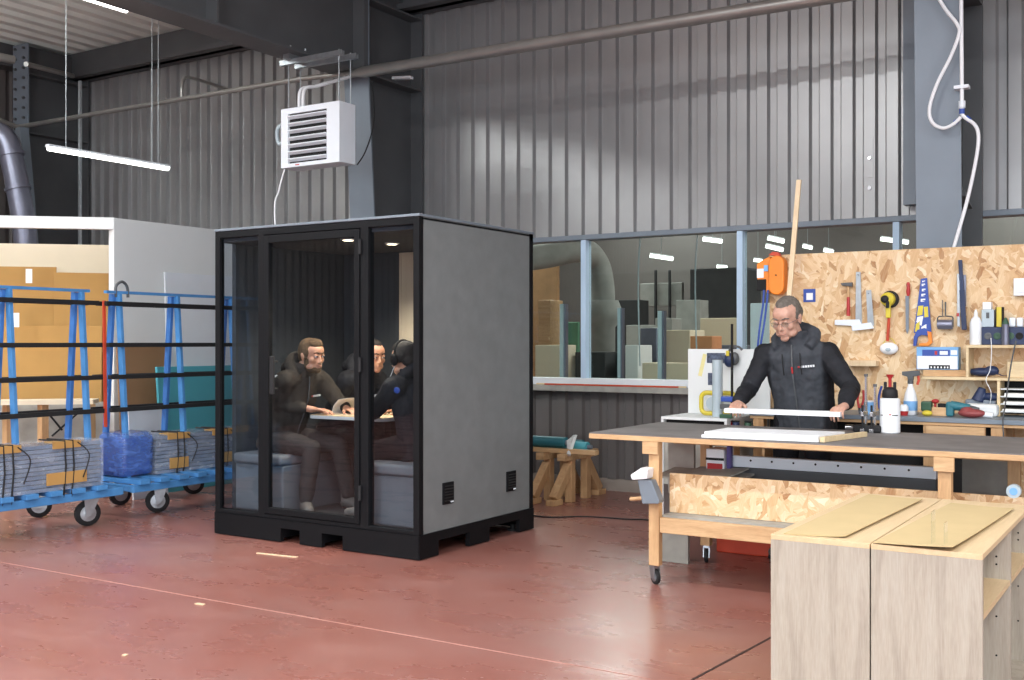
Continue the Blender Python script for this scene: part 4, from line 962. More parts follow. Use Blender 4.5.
# wire roller/strainer
t = thing('paint_roller', 'grey roller in a wire frame hung on the OSB wall right of the saw', 'roller', W(945, 331))
b = MB(); b.tube([W(945.5, 302, .01), W(945.5, 316, .03), W(939, 316.5, .04), W(937.5, 318, .04), W(937.5, 327, .04)], .005, 6); b.tube([W(945.5, 316, .03), W(952, 316.5, .04), W(953, 318, .04), W(953, 327, .04)], .005, 6); b.build('wire_frame', 'steel_dark', t)
b = MB(); b.cyl(W(938, 324.5, .04), W(952.8, 324.5, .04), .035, n=18); b.build('roller_sleeve', 'duct', t, smooth=True)
b = MB(); b.tube([W(942.5, 300, .008), W(942.5, 316, .02)], .003, 6); b.build('hanging_wire', 'steel_dark', t)
# caulking gun / level
t = thing('spirit_level', 'dark blue spirit level hanging upright right of the roller', 'level', W(961, 330))
b = MB(); b.beam(W(960.2, 260, .03), W(964.5, 330, .03), .026, .02, (0, 1, 0)); b.build('bar', 'navy', t, bevel=.003)
b = MB(); b.beam(W(962, 290, .042), W(964.3, 329.5, .042), .034, .01, (0, 1, 0)); b.build('front_cover', 'navy', t)
b = MB(); wpoly(b, [(957.6, 274), (960, 274), (960.5, 327), (957.8, 326)], .01, .02); b.build('silver_edge', 'galvanised', t)
b = MB(); wpoly(b, [(962.5, 275), (966.3, 275), (966.5, 306), (964, 308)], .005, .015); b.build('pouch', 'duct', t)
b = MB(); wbox(b, 957.2, 959.8, 313, 316.5, .02, .03); b.build('red_vial', 'red', t); hook(t, 960.6, 264)
# white blue product box
t = thing('screw_box', 'white and blue printed cardboard box on the pine ledge under the saw', 'box', W(940, 370))
b = MB(); a_, c_ = W(919.5, 360), W(961, 358); zq0, zq1 = Py(940, 369.5, T - .06).z, Py(940, 347, T - .06).z
b.box(a_.x, c_.x, T - .1, T - .01, zq0, zq1); b.build('carton', 'light_blue', t, bevel=.002)
def onbox(m, name, u0, u1, v0, v1, d=.0015):
    b = MB(); X = lambda u: a_.x + (c_.x - a_.x) * u; Z = lambda v: zq0 + (zq1 - zq0) * v; b.box(X(u0), X(u1), T - .1 - d, T - .1, Z(v0), Z(v1)); b.build(name, m, t)
onbox('white_plastic', 'white_print', .02, .98, .03, .6); onbox('blue', 'blue_band', .14, .8, .6, .88); onbox('dark_gap', 'black_print', .3, .8, .03, .2, .002); onbox('white_plastic', 'white_lettering', .56, .75, .66, .82, .002); onbox('red', 'red_print', .44, .5, .66, .82, .002); onbox('white_plastic', 'white_flash', .82, .97, .66, .86, .002)
for u in (.34, .42, .5, .58, .66, .73): onbox('white_plastic', 'small_lettering', u, u + .035, .06, .14, .0028)
# pine shelves
t = thing('wall_shelf', 'pine cubby shelf unit on the OSB wall at the right edge', 'shelf', W(985, 420)); sd_ = .22
def Sx(px): return Py(px, 360, T - sd_).x
def Sz(py, px=985): return Py(px, py, T - sd_).z
zA, zB, zC_ = Sz(345), Sz(377.5), Sz(418)
xr = .45
b = MB(); b.box(Sx(966), xr, T - sd_, T, zA - .02, zA); b.build('top_board', 'pine_pale', t, bevel=.001)
b = MB(); b.box(Sx(966), Sx(968.5), T - sd_, T, zB, zA - .0205); b.build('side_board', 'pine_pale', t)
b = MB(); b.box(Sx(922), xr, T - sd_, T, zB - .02, zB); b.build('long_shelf', 'pine_pale', t, bevel=.001)
b = MB(); b.box(Sx(920), Sx(964), T - .13, T, zB + .001, zB + .045); b.build('ledge_block', 'pine', t, bevel=.002)
b = MB(); b.box(Sx(997), Sx(1000), T - sd_, T, RT + .001, zB - .0205); b.build('side_board', 'pine_pale', t)
for k in range(4):
    z = RT + .03 + k * (zB - RT - .06) / 4
    b = MB(); b.box(Sx(1000.3), xr, T - sd_ + .005, T, z, z + .008); b.build('tray_shelf', 'white_board', t)
b = MB(); b.box(xr, xr + .02, T - sd_, T, RT + .001, zA - .0); b.build('side_board', 'pine_pale', t)
b = MB(); b.box(Sx(1000.3), xr - .01, T - .02, T - .004, RT + .01, zB - .03); b.build('tray_back', 'dark_gap', t)
for k in range(3):
    z = RT + .03 + (k + .0) * (zB - RT - .06) / 4 + .009
    b = MB(); b.box(Sx(1002 + k), xr - .2, T - sd_ + .02, T - .03, z, z + .012 + .006 * (k == 2)); tag(b.build('paper_pile', 'paper'), ['pile of papers in the lowest tray at the right edge', 'pile of papers in the middle tray at the right edge', 'thicker pile of papers in the top tray at the right edge'][k], 'paper')
# contents
def sbox(px0, px1, z0, z1, name, m, label, cat, d0=.04, d1=.2, parts=()):
    b = MB(); x0, x1 = Py(px0, 360, T - d1).x, Py(px1, 360, T - d1).x; b.box(x0, x1, T - d1, T - d0, z0, z1); return wtag(b, name, m, label, cat, bevel=.004)
b = MB(); x = Sx(980); b.ell((x, T - .12, zB + .035), (.10, .05, .03)); b.ell((x + .06, T - .13, zB + .045), (.05, .04, .035), ); b.tube(bez([V((x + .08, T - .13, zB + .03)), V((x + .15, T - .15, zB + .01)), V((x + .2, T - .12, zB + .03)), V((x + .24, T - .16, zB + .01))], 6), .006, 6)
wtag(b, 'work_gloves', 'navy', 'crumpled dark blue gloves lying in the upper cubby', 'gloves', remesh=.008)
sbox(1007, 1026, zB + .001, zB + .11, 'small_crate', 'pine_pale', 'small pale box in the cubby at the right edge of the photo', 'box')
# row above: power strip, bottle, meter, yellow box
t = thing('squeeze_bottle', 'white plastic squeeze bottle standing on top of the cubby shelf', 'bottle', (Sx(976), T - .12, zA))
b = MB(); x = Py(975.8, 340, T - .14).x; b.lathe([(.036, 0), (.04, .006), (.04, .15), (.03, .18), (.012, .2), (.012, .205)], (x, T - .14, zA + .001), n=20); b.build('bottle_body', 'white_plastic', t, smooth=True)
b = MB(); b.lathe([(.013, .205), (.012, .225), (.004, .245)], (x, T - .14, zA + .001), n=12); b.build('spout', 'white_plastic', t, smooth=True)
t = thing('socket_strip', 'dark blue grey socket strip with round sockets on top of the cubby shelf', 'socket strip', (Sx(1000), T - .08, zA))
x0, x1 = Py(981.5, 335, T - .16).x, .3; zz1 = Py(1000, 327, T - .16).z
b = MB(); b.box(x0, x1, T - .16, T - .05, zA + .001, zz1); b.build('housing', 'navy', t, bevel=.006)
for px, m in ((988, 'steel_dark'), (997.3, 'green'), (1010.5, 'green'), (1019.5, 'dark_gap')):
    c = Py(px, 335, T - .16); b = MB(); b.lathe([(.024, 0), (.024, .006), (.018, .008), (.004, .004)], (c.x, T - .16, (zA + zz1) / 2), (0, -1, 0)); b.build('socket', m, t, smooth=True)
t = thing('meter_box', 'grey meter with a dark display standing on the socket strip', 'meter', (Py(990, 320, T - .12).x, T - .12, zz1))
x0, x1 = Py(981.5, 320, T - .14).x, Py(994, 320, T - .14).x; z1_ = Py(988, 309.5, T - .14).z; z2_ = Py(988, 302, T - .14).z
b = MB(); b.box(x0, x1, T - .14, T - .06, zz1 + .001, z1_); b.build('case', 'pvc_grey', t, bevel=.004)
b = MB(); b.box(x0 + .03, x1 - .03, T - .143, T - .14, (zz1 + z1_) / 2 - .0, (zz1 + z1_) / 2 + .04); b.build('display', 'steel_dark', t)
b = MB(); b.box(x0 + .005, x1 - .02, T - .13, T - .06, z1_ + .001, z2_); wtag(b, 'white_carton', 'white_plastic', 'small white carton on top of the grey meter', 'box', bevel=.003)
x0, x1 = Py(995.5, 315, T - .14).x, Py(1002.5, 315, T - .14).x
t = thing('yellow_case', 'slim yellow case with black edges beside the grey meter', 'case', ((x0 + x1) / 2, T - .1, zz1)); b = MB(); b.box(x0 + .006, x1 - .006, T - .142, T - .06, zz1 + .001, Py(999, 307, T - .14).z); b.build('shell', 'yellow', t, bevel=.003)
b = MB(); b.box(x0, x0 + .006, T - .14, T - .06, zz1 + .001, Py(999, 307, T - .14).z); b.box(x1 - .006, x1, T - .14, T - .06, zz1 + .001, Py(999, 307, T - .14).z); b.build('edge', 'dark_gap', t)
x = Py(1005.5, 330, T - .19).x
t = thing('drill_jar', 'grey jar with a green lid standing in front of the socket strip', 'jar', (x, T - .19, zA)); b = MB(); b.lathe([(.022, 0), (.026, .03), (.022, .13), (.024, .14)], (x, T - .19, zA + .001), n=14); b.build('jar', 'duct', t, smooth=True); b = MB(); b.lathe([(.024, .14), (.018, .16), (.006, .185)], (x, T - .19, zA + .001), n=12); b.build('lid', 'green', t, smooth=True)
for i, px in enumerate((1012, 1019.5)):
    a0, a1 = Py(px - 3, 320, T - .12).x, Py(px + 3.3, 320, T - .12).x; b = MB(); b.box(a0, a1, T - .12, T - .06, zz1 + .001, Py(px, 317.5, T - .12).z); wtag(b, 'parts_tray', 'white_metal', ['pale parts tray on the socket strip next to the yellow case', 'pale parts tray on the socket strip at the right edge'][i], 'tray', 'parts trays on the socket strip', bevel=.008)
t = thing('wall_switch', 'white square switch box on the OSB wall at the right edge', 'switch', W(1021, 296)); b = MB(); wbox(b, 1014.5, 1029, 278.5, 296, 0, .05); b.build('box', 'white_plastic', t, bevel=.004); b = MB(); wbox(b, 1017, 1026, 282, 293, .05, .054); b.build('rocker', 'white_metal', t, bevel=.002)
# tools lying on the rear bench
RY = 7.86
def R(px, y=RY): return Py(px, 400, y).x
t = thing('spray_bottle', 'white and blue spray bottle with a dark trigger head on the rear bench', 'bottle', (R(910.5), RY, RT))
x = R(910.5)
b = MB(); b.lathe([(.042, 0), (.046, .008), (.046, .1), (.036, .15), (.018, .2), (.016, .22)], (x, RY, RT), n=22); b.build('bottle_body', 'white_plastic', t, smooth=True)
b = MB(); b.lathe([(.0465, .03), (.0468, .031), (.0468, .095), (.0465, .096)], (x, RY, RT), n=22); b.build('blue_label', 'light_blue', t, smooth=True)
b = MB(); b.lathe([(.02, .215), (.02, .24)], (x, RY, RT)); b.prism([(x - .055, RT + .3), (x + .06, RT + .31), (x + .065, RT + .275), (x + .02, RT + .265), (x + .02, RT + .24), (x - .015, RT + .24), (x - .02, RT + .265), (x - .055, RT + .275)], lambda p: (p[0], RY - .014, p[1]), lambda p: (p[0], RY + .014, p[1])); b.build('spray_head', 'steel_dark', t, bevel=.003)
b = MB(); b.tube([(x + .05, RY, RT + .28), (x + .055, RY, RT + .24), (x + .045, RY, RT + .21)], .009, 8); b.build('trigger', 'red_paint', t, smooth=True)
def pliers(px, label, m, tilt, h=.13, y=7.72, grp=None):
    x = R(px, y); t = thing('pliers', label, 'pliers', (x, y, RT))
    for s_ in (-1, 1):
        b = MB(); b.tube(bez([V((x + s_ * .006, y, RT + .04)), V((x + s_ * .02 + tilt * .4, y, RT + .04 + h * .5)), V((x + s_ * .012 + tilt, y, RT + .04 + h))], 5), .008, 8); b.build('handle', m, t, smooth=True)
    b = MB(); b.cyl((x, y, RT + .001), (x, y, RT + .045), .008, .014); b.build('jaws', 'chrome', t)
pliers(860, 'red handled pliers standing upright behind the clamps', 'red', .01); pliers(880.5, 'blue handled pliers standing upright right of the clamps', 'blue', .02, .16); 
x = R(869, 7.75); t = thing('small_tin', 'small light blue tin between the two clamps on the rear bench', 'tin', (x, 7.75, RT)); b = MB(); b.lathe([(.035, 0), (.035, .085)], (x, 7.75, RT + .001)); b.build('can', 'light_blue', t, smooth=True); b = MB(); b.lathe([(.03, .085), (.03, .095)], (x, 7.75, RT + .001)); b.build('lid', 'white_plastic', t)
for px, m, lb, r_ in ((904, 'red', 'small red and white cup at the foot of the spray bottle', .03),):
    x = R(px, 7.74); t = thing('small_cup', lb, 'cup', (x, 7.74, RT)); b = MB(); b.lathe([(r_ * .8, 0), (r_, .03)], (x, 7.74, RT + .001)); b.build('lower_band', 'red', t, smooth=True); b = MB(); b.lathe([(r_, .031), (r_ * .95, .06), (r_ * .6, .075)], (x, 7.74, RT + .001)); b.build('cup_body', 'white_plastic', t, smooth=True)
x = R(926.5, 7.8); t = thing('tape_dispenser', 'dark green tape block with a yellow base on the rear bench', 'tool', (x, 7.8, RT)); b = MB(); b.box(x - .035, x + .035, 7.78, 7.84, RT + .03, RT + .1); b.build('body', 'green', t, bevel=.012); b = MB(); b.ell((x + .01, 7.77, RT + .02), (.035, .03, .02)); b.build('base', 'yellow', t, smooth=True)
x = R(937, 7.84); t = thing('block_plane', 'small wooden tool block with a red knob on the rear bench', 'tool', (x, 7.84, RT)); b = MB(); b.box(x - .03, x + .1, 7.8, 7.87, RT + .001, RT + .06); b.build('block', 'pine', t, bevel=.004); b = MB(); b.ell((x - .01, 7.835, RT + .1), (.025, .02, .016)); b.cyl((x - .01, 7.835, RT + .06), (x - .01, 7.835, RT + .09), .008); b.build('knob', 'red', t, smooth=True); b = MB(); b.box(x + .01, x + .09, 7.81, 7.86, RT + .06, RT + .085); b.build('iron', 'dark_gap', t)
x = R(951, 7.82); t = thing('cordless_drill', 'teal cordless drill lying on the rear bench', 'drill', (x, 7.82, RT)); b = MB(); b.box(x - .03, x + .02, 7.79, 7.85, RT + .001, RT + .1); b.build('battery_grip', 'teal', t, bevel=.012); b = MB(); b.cyl((x + .0, 7.82, RT + .075), (x + .12, 7.82, RT + .06), .032, .026); b.build('motor_housing', 'teal', t, smooth=True); b = MB(); b.cyl((x + .12, 7.82, RT + .06), (x + .18, 7.82, RT + .055), .02, .01); b.build('chuck', 'steel_dark', t, smooth=True)
x = R(972, 7.75); t = thing('circular_tool', 'low red power tool lying on the rear bench', 'power tool', (x, 7.75, RT)); b = MB(); b.ell((x, 7.75, RT + .03), (.09, .05, .03)); b.ell((x - .03, 7.75, RT + .045), (.045, .035, .028)); b.build('casing', 'far_red', t, smooth=True, remesh=.006); b = MB(); b.cyl((x + .07, 7.75, RT + .025), (x + .13, 7.75, RT + .02), .018); b.build('nose', 'white_plastic', t, smooth=True)
x = R(984, 7.93); t = thing('folded_cloth', 'folded white cloth on the rear bench left of the paper trays', 'cloth', (x, 7.93, RT)); b = MB(); b.box(x - .12, x + .09, 7.88, 7.99, RT + .001, RT + .085); b.build('cloth', 'white_board', t, bevel=.02, disp=(.1, .01))
x = R(979, 7.95); t = thing('machine_vise', 'dark machine head with cable behind the white cloth on the rear bench', 'tool', (x, 8.03, RT)); b = MB(); b.box(x - .1, x + .1, 8.01, 8.1, RT + .001, RT + .11); b.build('base', 'steel_blue_grey', t, bevel=.01); b = MB(); b.cyl((x - .02, 8.03, RT + .1), (x + .01, 8.03, RT + .19), .045, .025); b.ell((x + .07, 8.03, RT + .13), (.06, .04, .03)); b.build('head', 'navy', t, smooth=True, remesh=.006)
b = MB(); p_ = [W(991, 338, .22), W(991.5, 352, .24), W(990, 370, .24), W(986, 380, .25), W(991, 392, .25), W(990, 404, .2)]; b.tube(bez(p_, 6), .0028, 6); wtag(b, 'hanging_cord', 'white_plastic', 'thin white cord hanging in front of the cubby shelf', 'cord', smooth=True)
b = MB(); p_ = [W(1016, 341, .24), W(1011, 365, .3), W(1006, 400, .45), W(1003, 420, .62), W(1003.5, 436, .66), W(1004, 455, .66)]; b.tube(bez(p_, 6), .005, 6); wtag(b, 'hanging_cord', 'steel_dark', 'dark cord hanging down in front of the paper trays and bench', 'cord', smooth=True)
# leaning batten + balancer
b = MB(); pa_, pb3 = Py(799, 180, 8.12), Py(781, 424, 7.95); pa_ = Py(799, 180, 8.17); b.beam(V((pb3.x, 7.92, RT + .002)), pa_, .036, .018, (0, 1, 0)); wtag(b, 'wooden_batten', 'birch', 'long pale wooden batten leaning upright behind the man', 'batten')
t = thing('tool_balancer', 'orange spring balancer with blue hoses fixed to the upper left of the tool wall', 'balancer', W(776, 296))
c0, c1_ = W(781, 264.5), W(781, 287.5); r_ = .062
st = [(c0.x + r_ * math.cos(a), c0.z + r_ * math.sin(a)) for a in [k * PI / 10 for k in range(11)]] + [(c1_.x + r_ * math.cos(a), c1_.z + r_ * math.sin(a)) for a in [PI + k * PI / 10 for k in range(11)]]
b = MB(); b.pry(st, T - .12, T - .02); b.build('drum_housing', 'orange', t, bevel=.012, seg=3)
b = MB(); b.lathe([(.006, 0), (.006, .004)], (c0.x, T - .12, (c0.z + c1_.z) / 2), (0, -1, 0)); b.build('axle', 'dark_gap', t)
b = MB(); wpoly(b, [(761, 265), (765, 262), (774, 257), (774, 292), (771, 294), (766, 282), (761.5, 280)], .03, .10); b.build('side_housing', 'orange', t, bevel=.005)
b = MB(); wpoly(b, [(772, 256), (776, 252.5), (782, 253), (784, 257)], .04, .09); b.build('shackle_mount', 'red_paint', t, bevel=.004)
b = MB(); wbox(b, 761.5, 768, 269.5, 278.5, .10, .105); b.build('white_plate', 'white_plastic', t); b = MB(); wbox(b, 768.5, 772.5, 266, 272, .10, .108); b.build('blue_plate', 'light_blue', t)
b = MB(); wbox(b, 761.5, 770.5, 280, 291, .04, .11); b.build('hose_inlet', 'dark_gap', t, bevel=.004)
for pts in (((764, 290), (763, 305), (760, 325), (757.5, 350), (757, 372)), ((768, 290), (766.5, 305), (764, 325), (760, 350), (759, 372))):
    b = MB(); b.tube(bez([W(x_, y_, .12) for x_, y_ in pts], 6), .008, 8); b.build('hose', 'blue', t, smooth=True)

# ================================================================ left side of the tool wall: low box, white notice board, tube
lx0, lx1 = Py(661, 420, 7.35).x, Py(727, 420, 7.35).x; LZ = Py(690, 417.5, 7.35).z
t = thing('low_cupboard', 'low pale edged cupboard with a dark slot left of the man', 'cupboard', ((lx0 + lx1) / 2, 7.6, 0))
b = MB(); b.box(lx0, lx1, 7.35, 7.95, LZ - .02, LZ); b.build('top_panel', 'white_board', t, bevel=.002); b = MB(); b.box(lx0, lx0 + .02, 7.35, 7.95, 0, LZ - .021); b.build('side_panel', 'white_board', t); b = MB(); b.box(lx1 - .02, lx1, 7.35, 7.95, 0, LZ - .021); b.build('side_panel', 'white_board', t)
b = MB(); b.box(lx0 + .021, lx1 - .021, 7.36, 7.93, LZ - .5, LZ - .09); b.build('carcass', 'dirty_grey', t); b = MB(); b.box(lx0 + .021, lx1 - .021, 7.4, 7.93, LZ - .088, LZ - .022); b.build('slot', 'dark_gap', t)
b = MB(); wy = 7.78; a_, c_ = Py(688, 380, wy), Py(770, 380, wy); b.box(a_.x, c_.x, wy, wy + .015, LZ + .001, Py(700, 349, wy).z)
nb = thing('notice_board', 'white upright board with taped photos left of the man', 'board', ((a_.x + c_.x) / 2, wy, LZ)); b.build('panel', 'white_board', nb, bevel=.002)
def onb(px0, px1, py0, py1, m, name, d=.002):
    q0_, q1_ = Py(px0, py1, wy), Py(px1, py0, wy); b = MB(); b.box(q0_.x, q1_.x, wy - d, wy - .0002, q0_.z, q1_.z); return b.build(name, m, nb)
mat('photo_blue', (74, 84, 104), .4, 0, .6, 40); mat('note_yellow', (232, 222, 160), .7)
onb(707, 725, 353, 363, 'photo_blue', 'photo_print'); onb(708, 715, 373, 385, 'photo_blue', 'photo_print'); b = MB(); p0_, p1_ = Py(705, 354, wy), Py(700, 376, wy); b.beam(V((p0_.x, wy - .002, p0_.z)), V((p1_.x, wy - .002, p1_.z)), .03, .002, (0, 1, 0)); b.build('yellow_note', 'note_yellow', nb)
x = Py(717.5, 400, 7.5).x; b = MB(); b.lathe([(.030, .0), (.038, 0), (.038, Py(717.5, 360, 7.5).z - LZ), (.030, Py(717.5, 360, 7.5).z - LZ)], (x, 7.5, LZ + .001), n=22); wtag(b, 'white_tube', 'pvc_grey', 'pale plastic tube standing upright on the low cupboard', 'tube', smooth=True)
t = thing('yellow_reel', 'yellow cable reel frame behind the pale tube', 'reel', (Py(717, 410, 7.65).x, 7.65, LZ)); q0_, q1_ = Py(699, 412, 7.62), Py(736, 392, 7.62); zm = (LZ + q1_.z) / 2
outer = rrect(q1_.x - q0_.x, q1_.z - LZ, .045, 4, (q0_.x + q1_.x) / 2, (LZ + q1_.z) / 2 + .002); b = MB()
for i in range(len(outer)):
    p, q_ = outer[i], outer[(i + 1) % len(outer)]; b.cyl((p[0] * .93 + (q0_.x + q1_.x) / 2 * .07, 7.64, p[1] * .85 + zm * .15), (q_[0] * .93 + (q0_.x + q1_.x) / 2 * .07, 7.64, q_[1] * .85 + zm * .15), .018, n=8)
b.build('reel_frame', 'yellow', t, smooth=True); b = MB(); b.cyl(((q0_.x + q1_.x) / 2 - .04, 7.62, zm), ((q0_.x + q1_.x) / 2 - .04, 7.67, zm), .05); b.build('coil', 'pvc_grey', t, smooth=True)
t = thing('long_bar_clamp', 'black bar clamp with a blue handle standing upright on the low cupboard', 'clamp', (Py(732, 415, 7.42).x, 7.42, LZ)); x = Py(732, 400, 7.42).x
b = MB(); b.box(x - .006, x + .006, 7.41, 7.43, LZ + .001, Py(732, 324, 7.42).z); b.build('bar', 'dark_gap', t); b = MB(); b.box(x - .08, x + .04, 7.40, 7.44, Py(732, 402, 7.42).z, Py(732, 396.5, 7.42).z); b.build('handle', 'blue', t, bevel=.008)
b = MB(); b.box(x - .085, x + .01, 7.39, 7.43, LZ + .001, LZ + .03); b.build('fixed_jaw', 'green', t, bevel=.004); b = MB(); b.box(x - .08, x + .0, 7.385, 7.405, Py(732, 409, 7.42).z, Py(732, 404, 7.42).z); b.build('sliding_jaw', 'steel_dark', t, bevel=.003)
t = thing('ear_defenders', 'dark ear defenders with a yellow band hanging on the white notice board', 'ear defenders', Py(730, 368, 7.74)); c = Py(729, 360, 7.72)
b = MB(); b.ell(c, (.04, .03, .055)); b.build('ear_cup', 'navy', t, smooth=True); b = MB(); b.ell(c + V((.035, .025, .01)), (.035, .025, .05)); b.build('ear_cup', 'steel_dark', t, smooth=True)
b = MB(); b.tube(bez([c + V((-.005, 0, .05)), c + V((.02, -.01, .09)), c + V((.07, .0, .1)), c + V((.10, .01, .075))], 6), .009, 8); b.build('head_band', 'steel_dark', t, smooth=True); b = MB(); b.box(c.x - .012, c.x + .012, c.y - .034, c.y - .02, c.z + .03, c.z + .07); b.build('band_clip', 'yellow', t, bevel=.003); b = MB(); b.cyl((c.x + .02, wy + .002, c.z + .09), (c.x + .02, c.y - .015, c.z + .085), .005); b.build('hook', 'steel_dark', t)
# coloured clamps and pots between bench and man
for i, (px, m, lb) in enumerate(((729, 'red', 'small red pot behind the held board, left'), (736, 'navy', 'small dark blue pot behind the held board'), (748, 'green', 'small green and black pot behind the held board, by the man'))):
    y = 7.44; x = Py(px, 422, y).x; t = thing('small_pot', lb, 'pot', (x, y, LZ - .07), 'small pots behind the held board'); b = MB(); zz = LZ - .0 if px < 727 else RT - .06
    b.lathe([(.024, 0), (.026, .05), (.022, .062)], (x, y, .821), n=14); b.build('pot', m, t, smooth=True); b = MB(); b.lathe([(.027, .062), (.027, .07)], (x, y, .821), n=14); b.build('lid', 'dark_gap', t)
b = MB(); b.box(Py(727.5, 420, 7.4).x, Py(765, 420, 7.4).x, 7.38, 7.6, .79, .82); b.box(Py(729, 420, 7.4).x, Py(731, 420, 7.4).x, 7.40, 7.58, 0, .79); b.box(Py(762, 420, 7.4).x, Py(764.5, 420, 7.4).x, 7.4, 7.58, 0, .79); wtag(b, 'small_stand', 'pine', 'small pine stand for pots between the cupboard and the man', 'stand')

# ================================================================ sawhorses by the wall
for i, (px, lb) in enumerate(((556, 'low wooden trestle at the wall, the left one beside the pod'), (577, 'low wooden trestle at the wall, the right one under the teal roll end'))):
    c = Py(px, 480, 8.75); t = thing('wooden_trestle', lb, 'trestle', (c.x, 8.75, 0), 'low wooden trestles carrying the teal rolls')
    b = MB(); b.box(c.x - .04, c.x + .04, 8.45, 9.10, .385, .45); b.build('cross_beam', 'pine', t, bevel=.004)
    for y0_, y1_ in ((8.62, 8.36), (8.92, 9.2)):
        b = MB(); b.box(c.x - .035, c.x + .035, y0_ - .04, y0_ + .04, .0, .385); b.build('post', 'pine_z', t, bevel=.004)
        b = MB(); b.beam((c.x - .005, y0_ + (.02 if y1_ > 9 else -.02), .33), (c.x - .02, y1_, .05), .075, .09, (0, 1, 0)); b.box(c.x - .06, c.x + .03, y1_ - .08, y1_ + .08, 0, .05); b.build('foot', 'pine_z', t, bevel=.004)
b = MB(); c = Py(560, 450, 8.55); b.box(c.x - .75, Py(597, 450, 8.55).x, 8.51, 8.59, .451, .49); wtag(b, 'pine_plank', 'pine', 'pine plank lying across the two low trestles', 'plank', bevel=.003)
for i, (y, pr, m, lb, rr_) in enumerate(((8.58, 566, 'teal', 'teal roll lying on the trestles, nearer one', .05), (8.75, 588, 'turquoise', 'longer teal roll lying on the trestles behind the nearer one', .045), (8.92, 583, 'teal', 'teal roll lying at the back of the trestles', .045))):
    x1_ = Py(pr, 440, y).x; t = thing('fabric_roll', lb, 'roll', (x1_ - .6, y, .49), 'teal rolls on the low trestles'); zc = .493 + rr_ if y < 8.65 else .452 + rr_
    b = MB(); b.cyl((x1_ - 1.3, y, zc), (x1_, y, zc), rr_, n=18); b.build('roll', m, t, smooth=True); b = MB(); b.cyl((x1_, y, zc), (x1_ + .04, y, zc), rr_ * .45, n=12); b.build('core', 'steel_blue_grey', t, smooth=True)
b = MB(); c = Py(570, 440, 8.55); b.tube([(c.x, 8.53, .50), (c.x, 8.52, .56), (c.x, 8.65, .61), (c.x + .01, 8.5, .44)], .02, 8); wtag(b, 'white_rag', 'white_board', 'white rag tied round the teal rolls', 'rag', smooth=True, disp=(.04, .02))
# cable on the floor
b = MB(); P_ = [Pz(520, 512, .006), Pz(545, 517, .006), Pz(585, 516.5, .006), Pz(625, 519, .006), Pz(652, 520.5, .006), Pz(700, 531, .006), Pz(760, 533, .006)]; b.tube(bez(P_, 10), .006, 6); wtag(b, 'floor_cable', 'black_rubber', 'black cable lying on the red floor between pod and bench', 'cable', smooth=True)
for i, (px, py, w2, lb) in enumerate(((277, 555, .34, 'long pale wood strip lying on the floor in front of the pod'), (200, 604, .06, 'small pale scrap on the floor left of the joint line'), (125, 655, .02, 'tiny pale scrap on the floor near the bottom left'))):
    c = Pz(px, py, .003); b = MB(); b.obox(c, (w2, .02, .005), (0, 0, .12)); wtag(b, 'floor_scrap', 'birch', lb, 'scrap')
# timber strips on the window sill
for i, (pa, pb2, y, m, lb) in enumerate(((537, 686, 9.40, 'pine_pale', 'long pale wood strip on the window sill'), (545, 678, 9.37, 'red_paint', 'thin reddish strip lying on the sill in front of the pale strip'))):
    a_, c_ = Py(pa, 385, y), Py(pb2, 385, y); b = MB(); b.box(a_.x, c_.x, y - .012, y + .012, ZS + .0005, ZS + .015); wtag(b, 'wood_strip', m, lb, 'strip', 'strips on the window sill')

# ================================================================ air line on the right column
HYc = 8.36
t = thing('air_line', 'pale compressed air line with two hanging hoses on the right steel column', 'air line', Py(962, 118, HYc))
b = MB(); b.tube([Py(961, -30, HYc), Py(962, 108, HYc)], .014, 10); b.build('drop_pipe', 'white_plastic', t, smooth=True)
b = MB(); c = Py(961.5, 87, HYc); b.box(c.x - .05, c.x + .05, HYc - .02, HYc + .055, c.z - .012, c.z + .012); b.build('pipe_clamp', 'white_metal', t)
b = MB(); b.cyl(Py(962, 101, HYc), Py(962, 108, HYc), .024); b.cyl(Py(962, 108, HYc), Py(962, 115, HYc), .016); b.build('valve', 'white_metal', t, smooth=True)
b = MB(); b.cyl(Py(962, 109, HYc), Py(962, 114, HYc), .019); b.cyl(Py(957, 121, HYc - .01), Py(954.5, 123, HYc - .01), .018); b.cyl(Py(966, 117, HYc - .01), Py(970, 121, HYc - .01), .018); b.build('blue_couplings', 'blue', t, smooth=True)
def hose(pts, name='hose', m='white_plastic', r=.013, y=HYc - .02): 
    b = MB(); b.tube(bez([Py(x_, y_, y) for x_, y_ in pts], 8), r, 8); b.build(name, m, t, smooth=True)
hose([(936, -6), (946, 10), (957, 24), (959, 34), (950, 58), (937, 84), (929.5, 108), (932, 122), (942, 128), (952, 125), (961, 117)])
hose([(962, 115), (967, 119), (974, 124), (978, 132), (978, 146), (974, 170), (966, 205), (953, 250)])
b = MB(); c = Py(971, 197, 8.7); b.prx([(8.62, c.z + .05), (8.62, c.z), (8.95, c.z - .06)], -1.58, -1.44); wtag(b, 'steel_bracket', 'steel_dark', 'small dark steel bracket on the side of the right column', 'bracket')
t = thing('patch_plate', 'small plate with two bolts on the cladding left of the right column', 'plate', Py(869, 180, YW - .05)); b = MB(); q0_, q1_ = Py(866, 178, YW - .045), Py(873, 138, YW - .045); b.box(q0_.x, q1_.x, YW - .047, YW - .012, q0_.z, q1_.z); b.build('plate', 'cladding', t)
for py in (158, 188):
    c = Py(869.5, py, YW - .06); b = MB(); b.cyl((c.x, YW - .04, c.z), (c.x, YW - .065, c.z), .016, n=8); b.build('bolt', 'chrome', t)

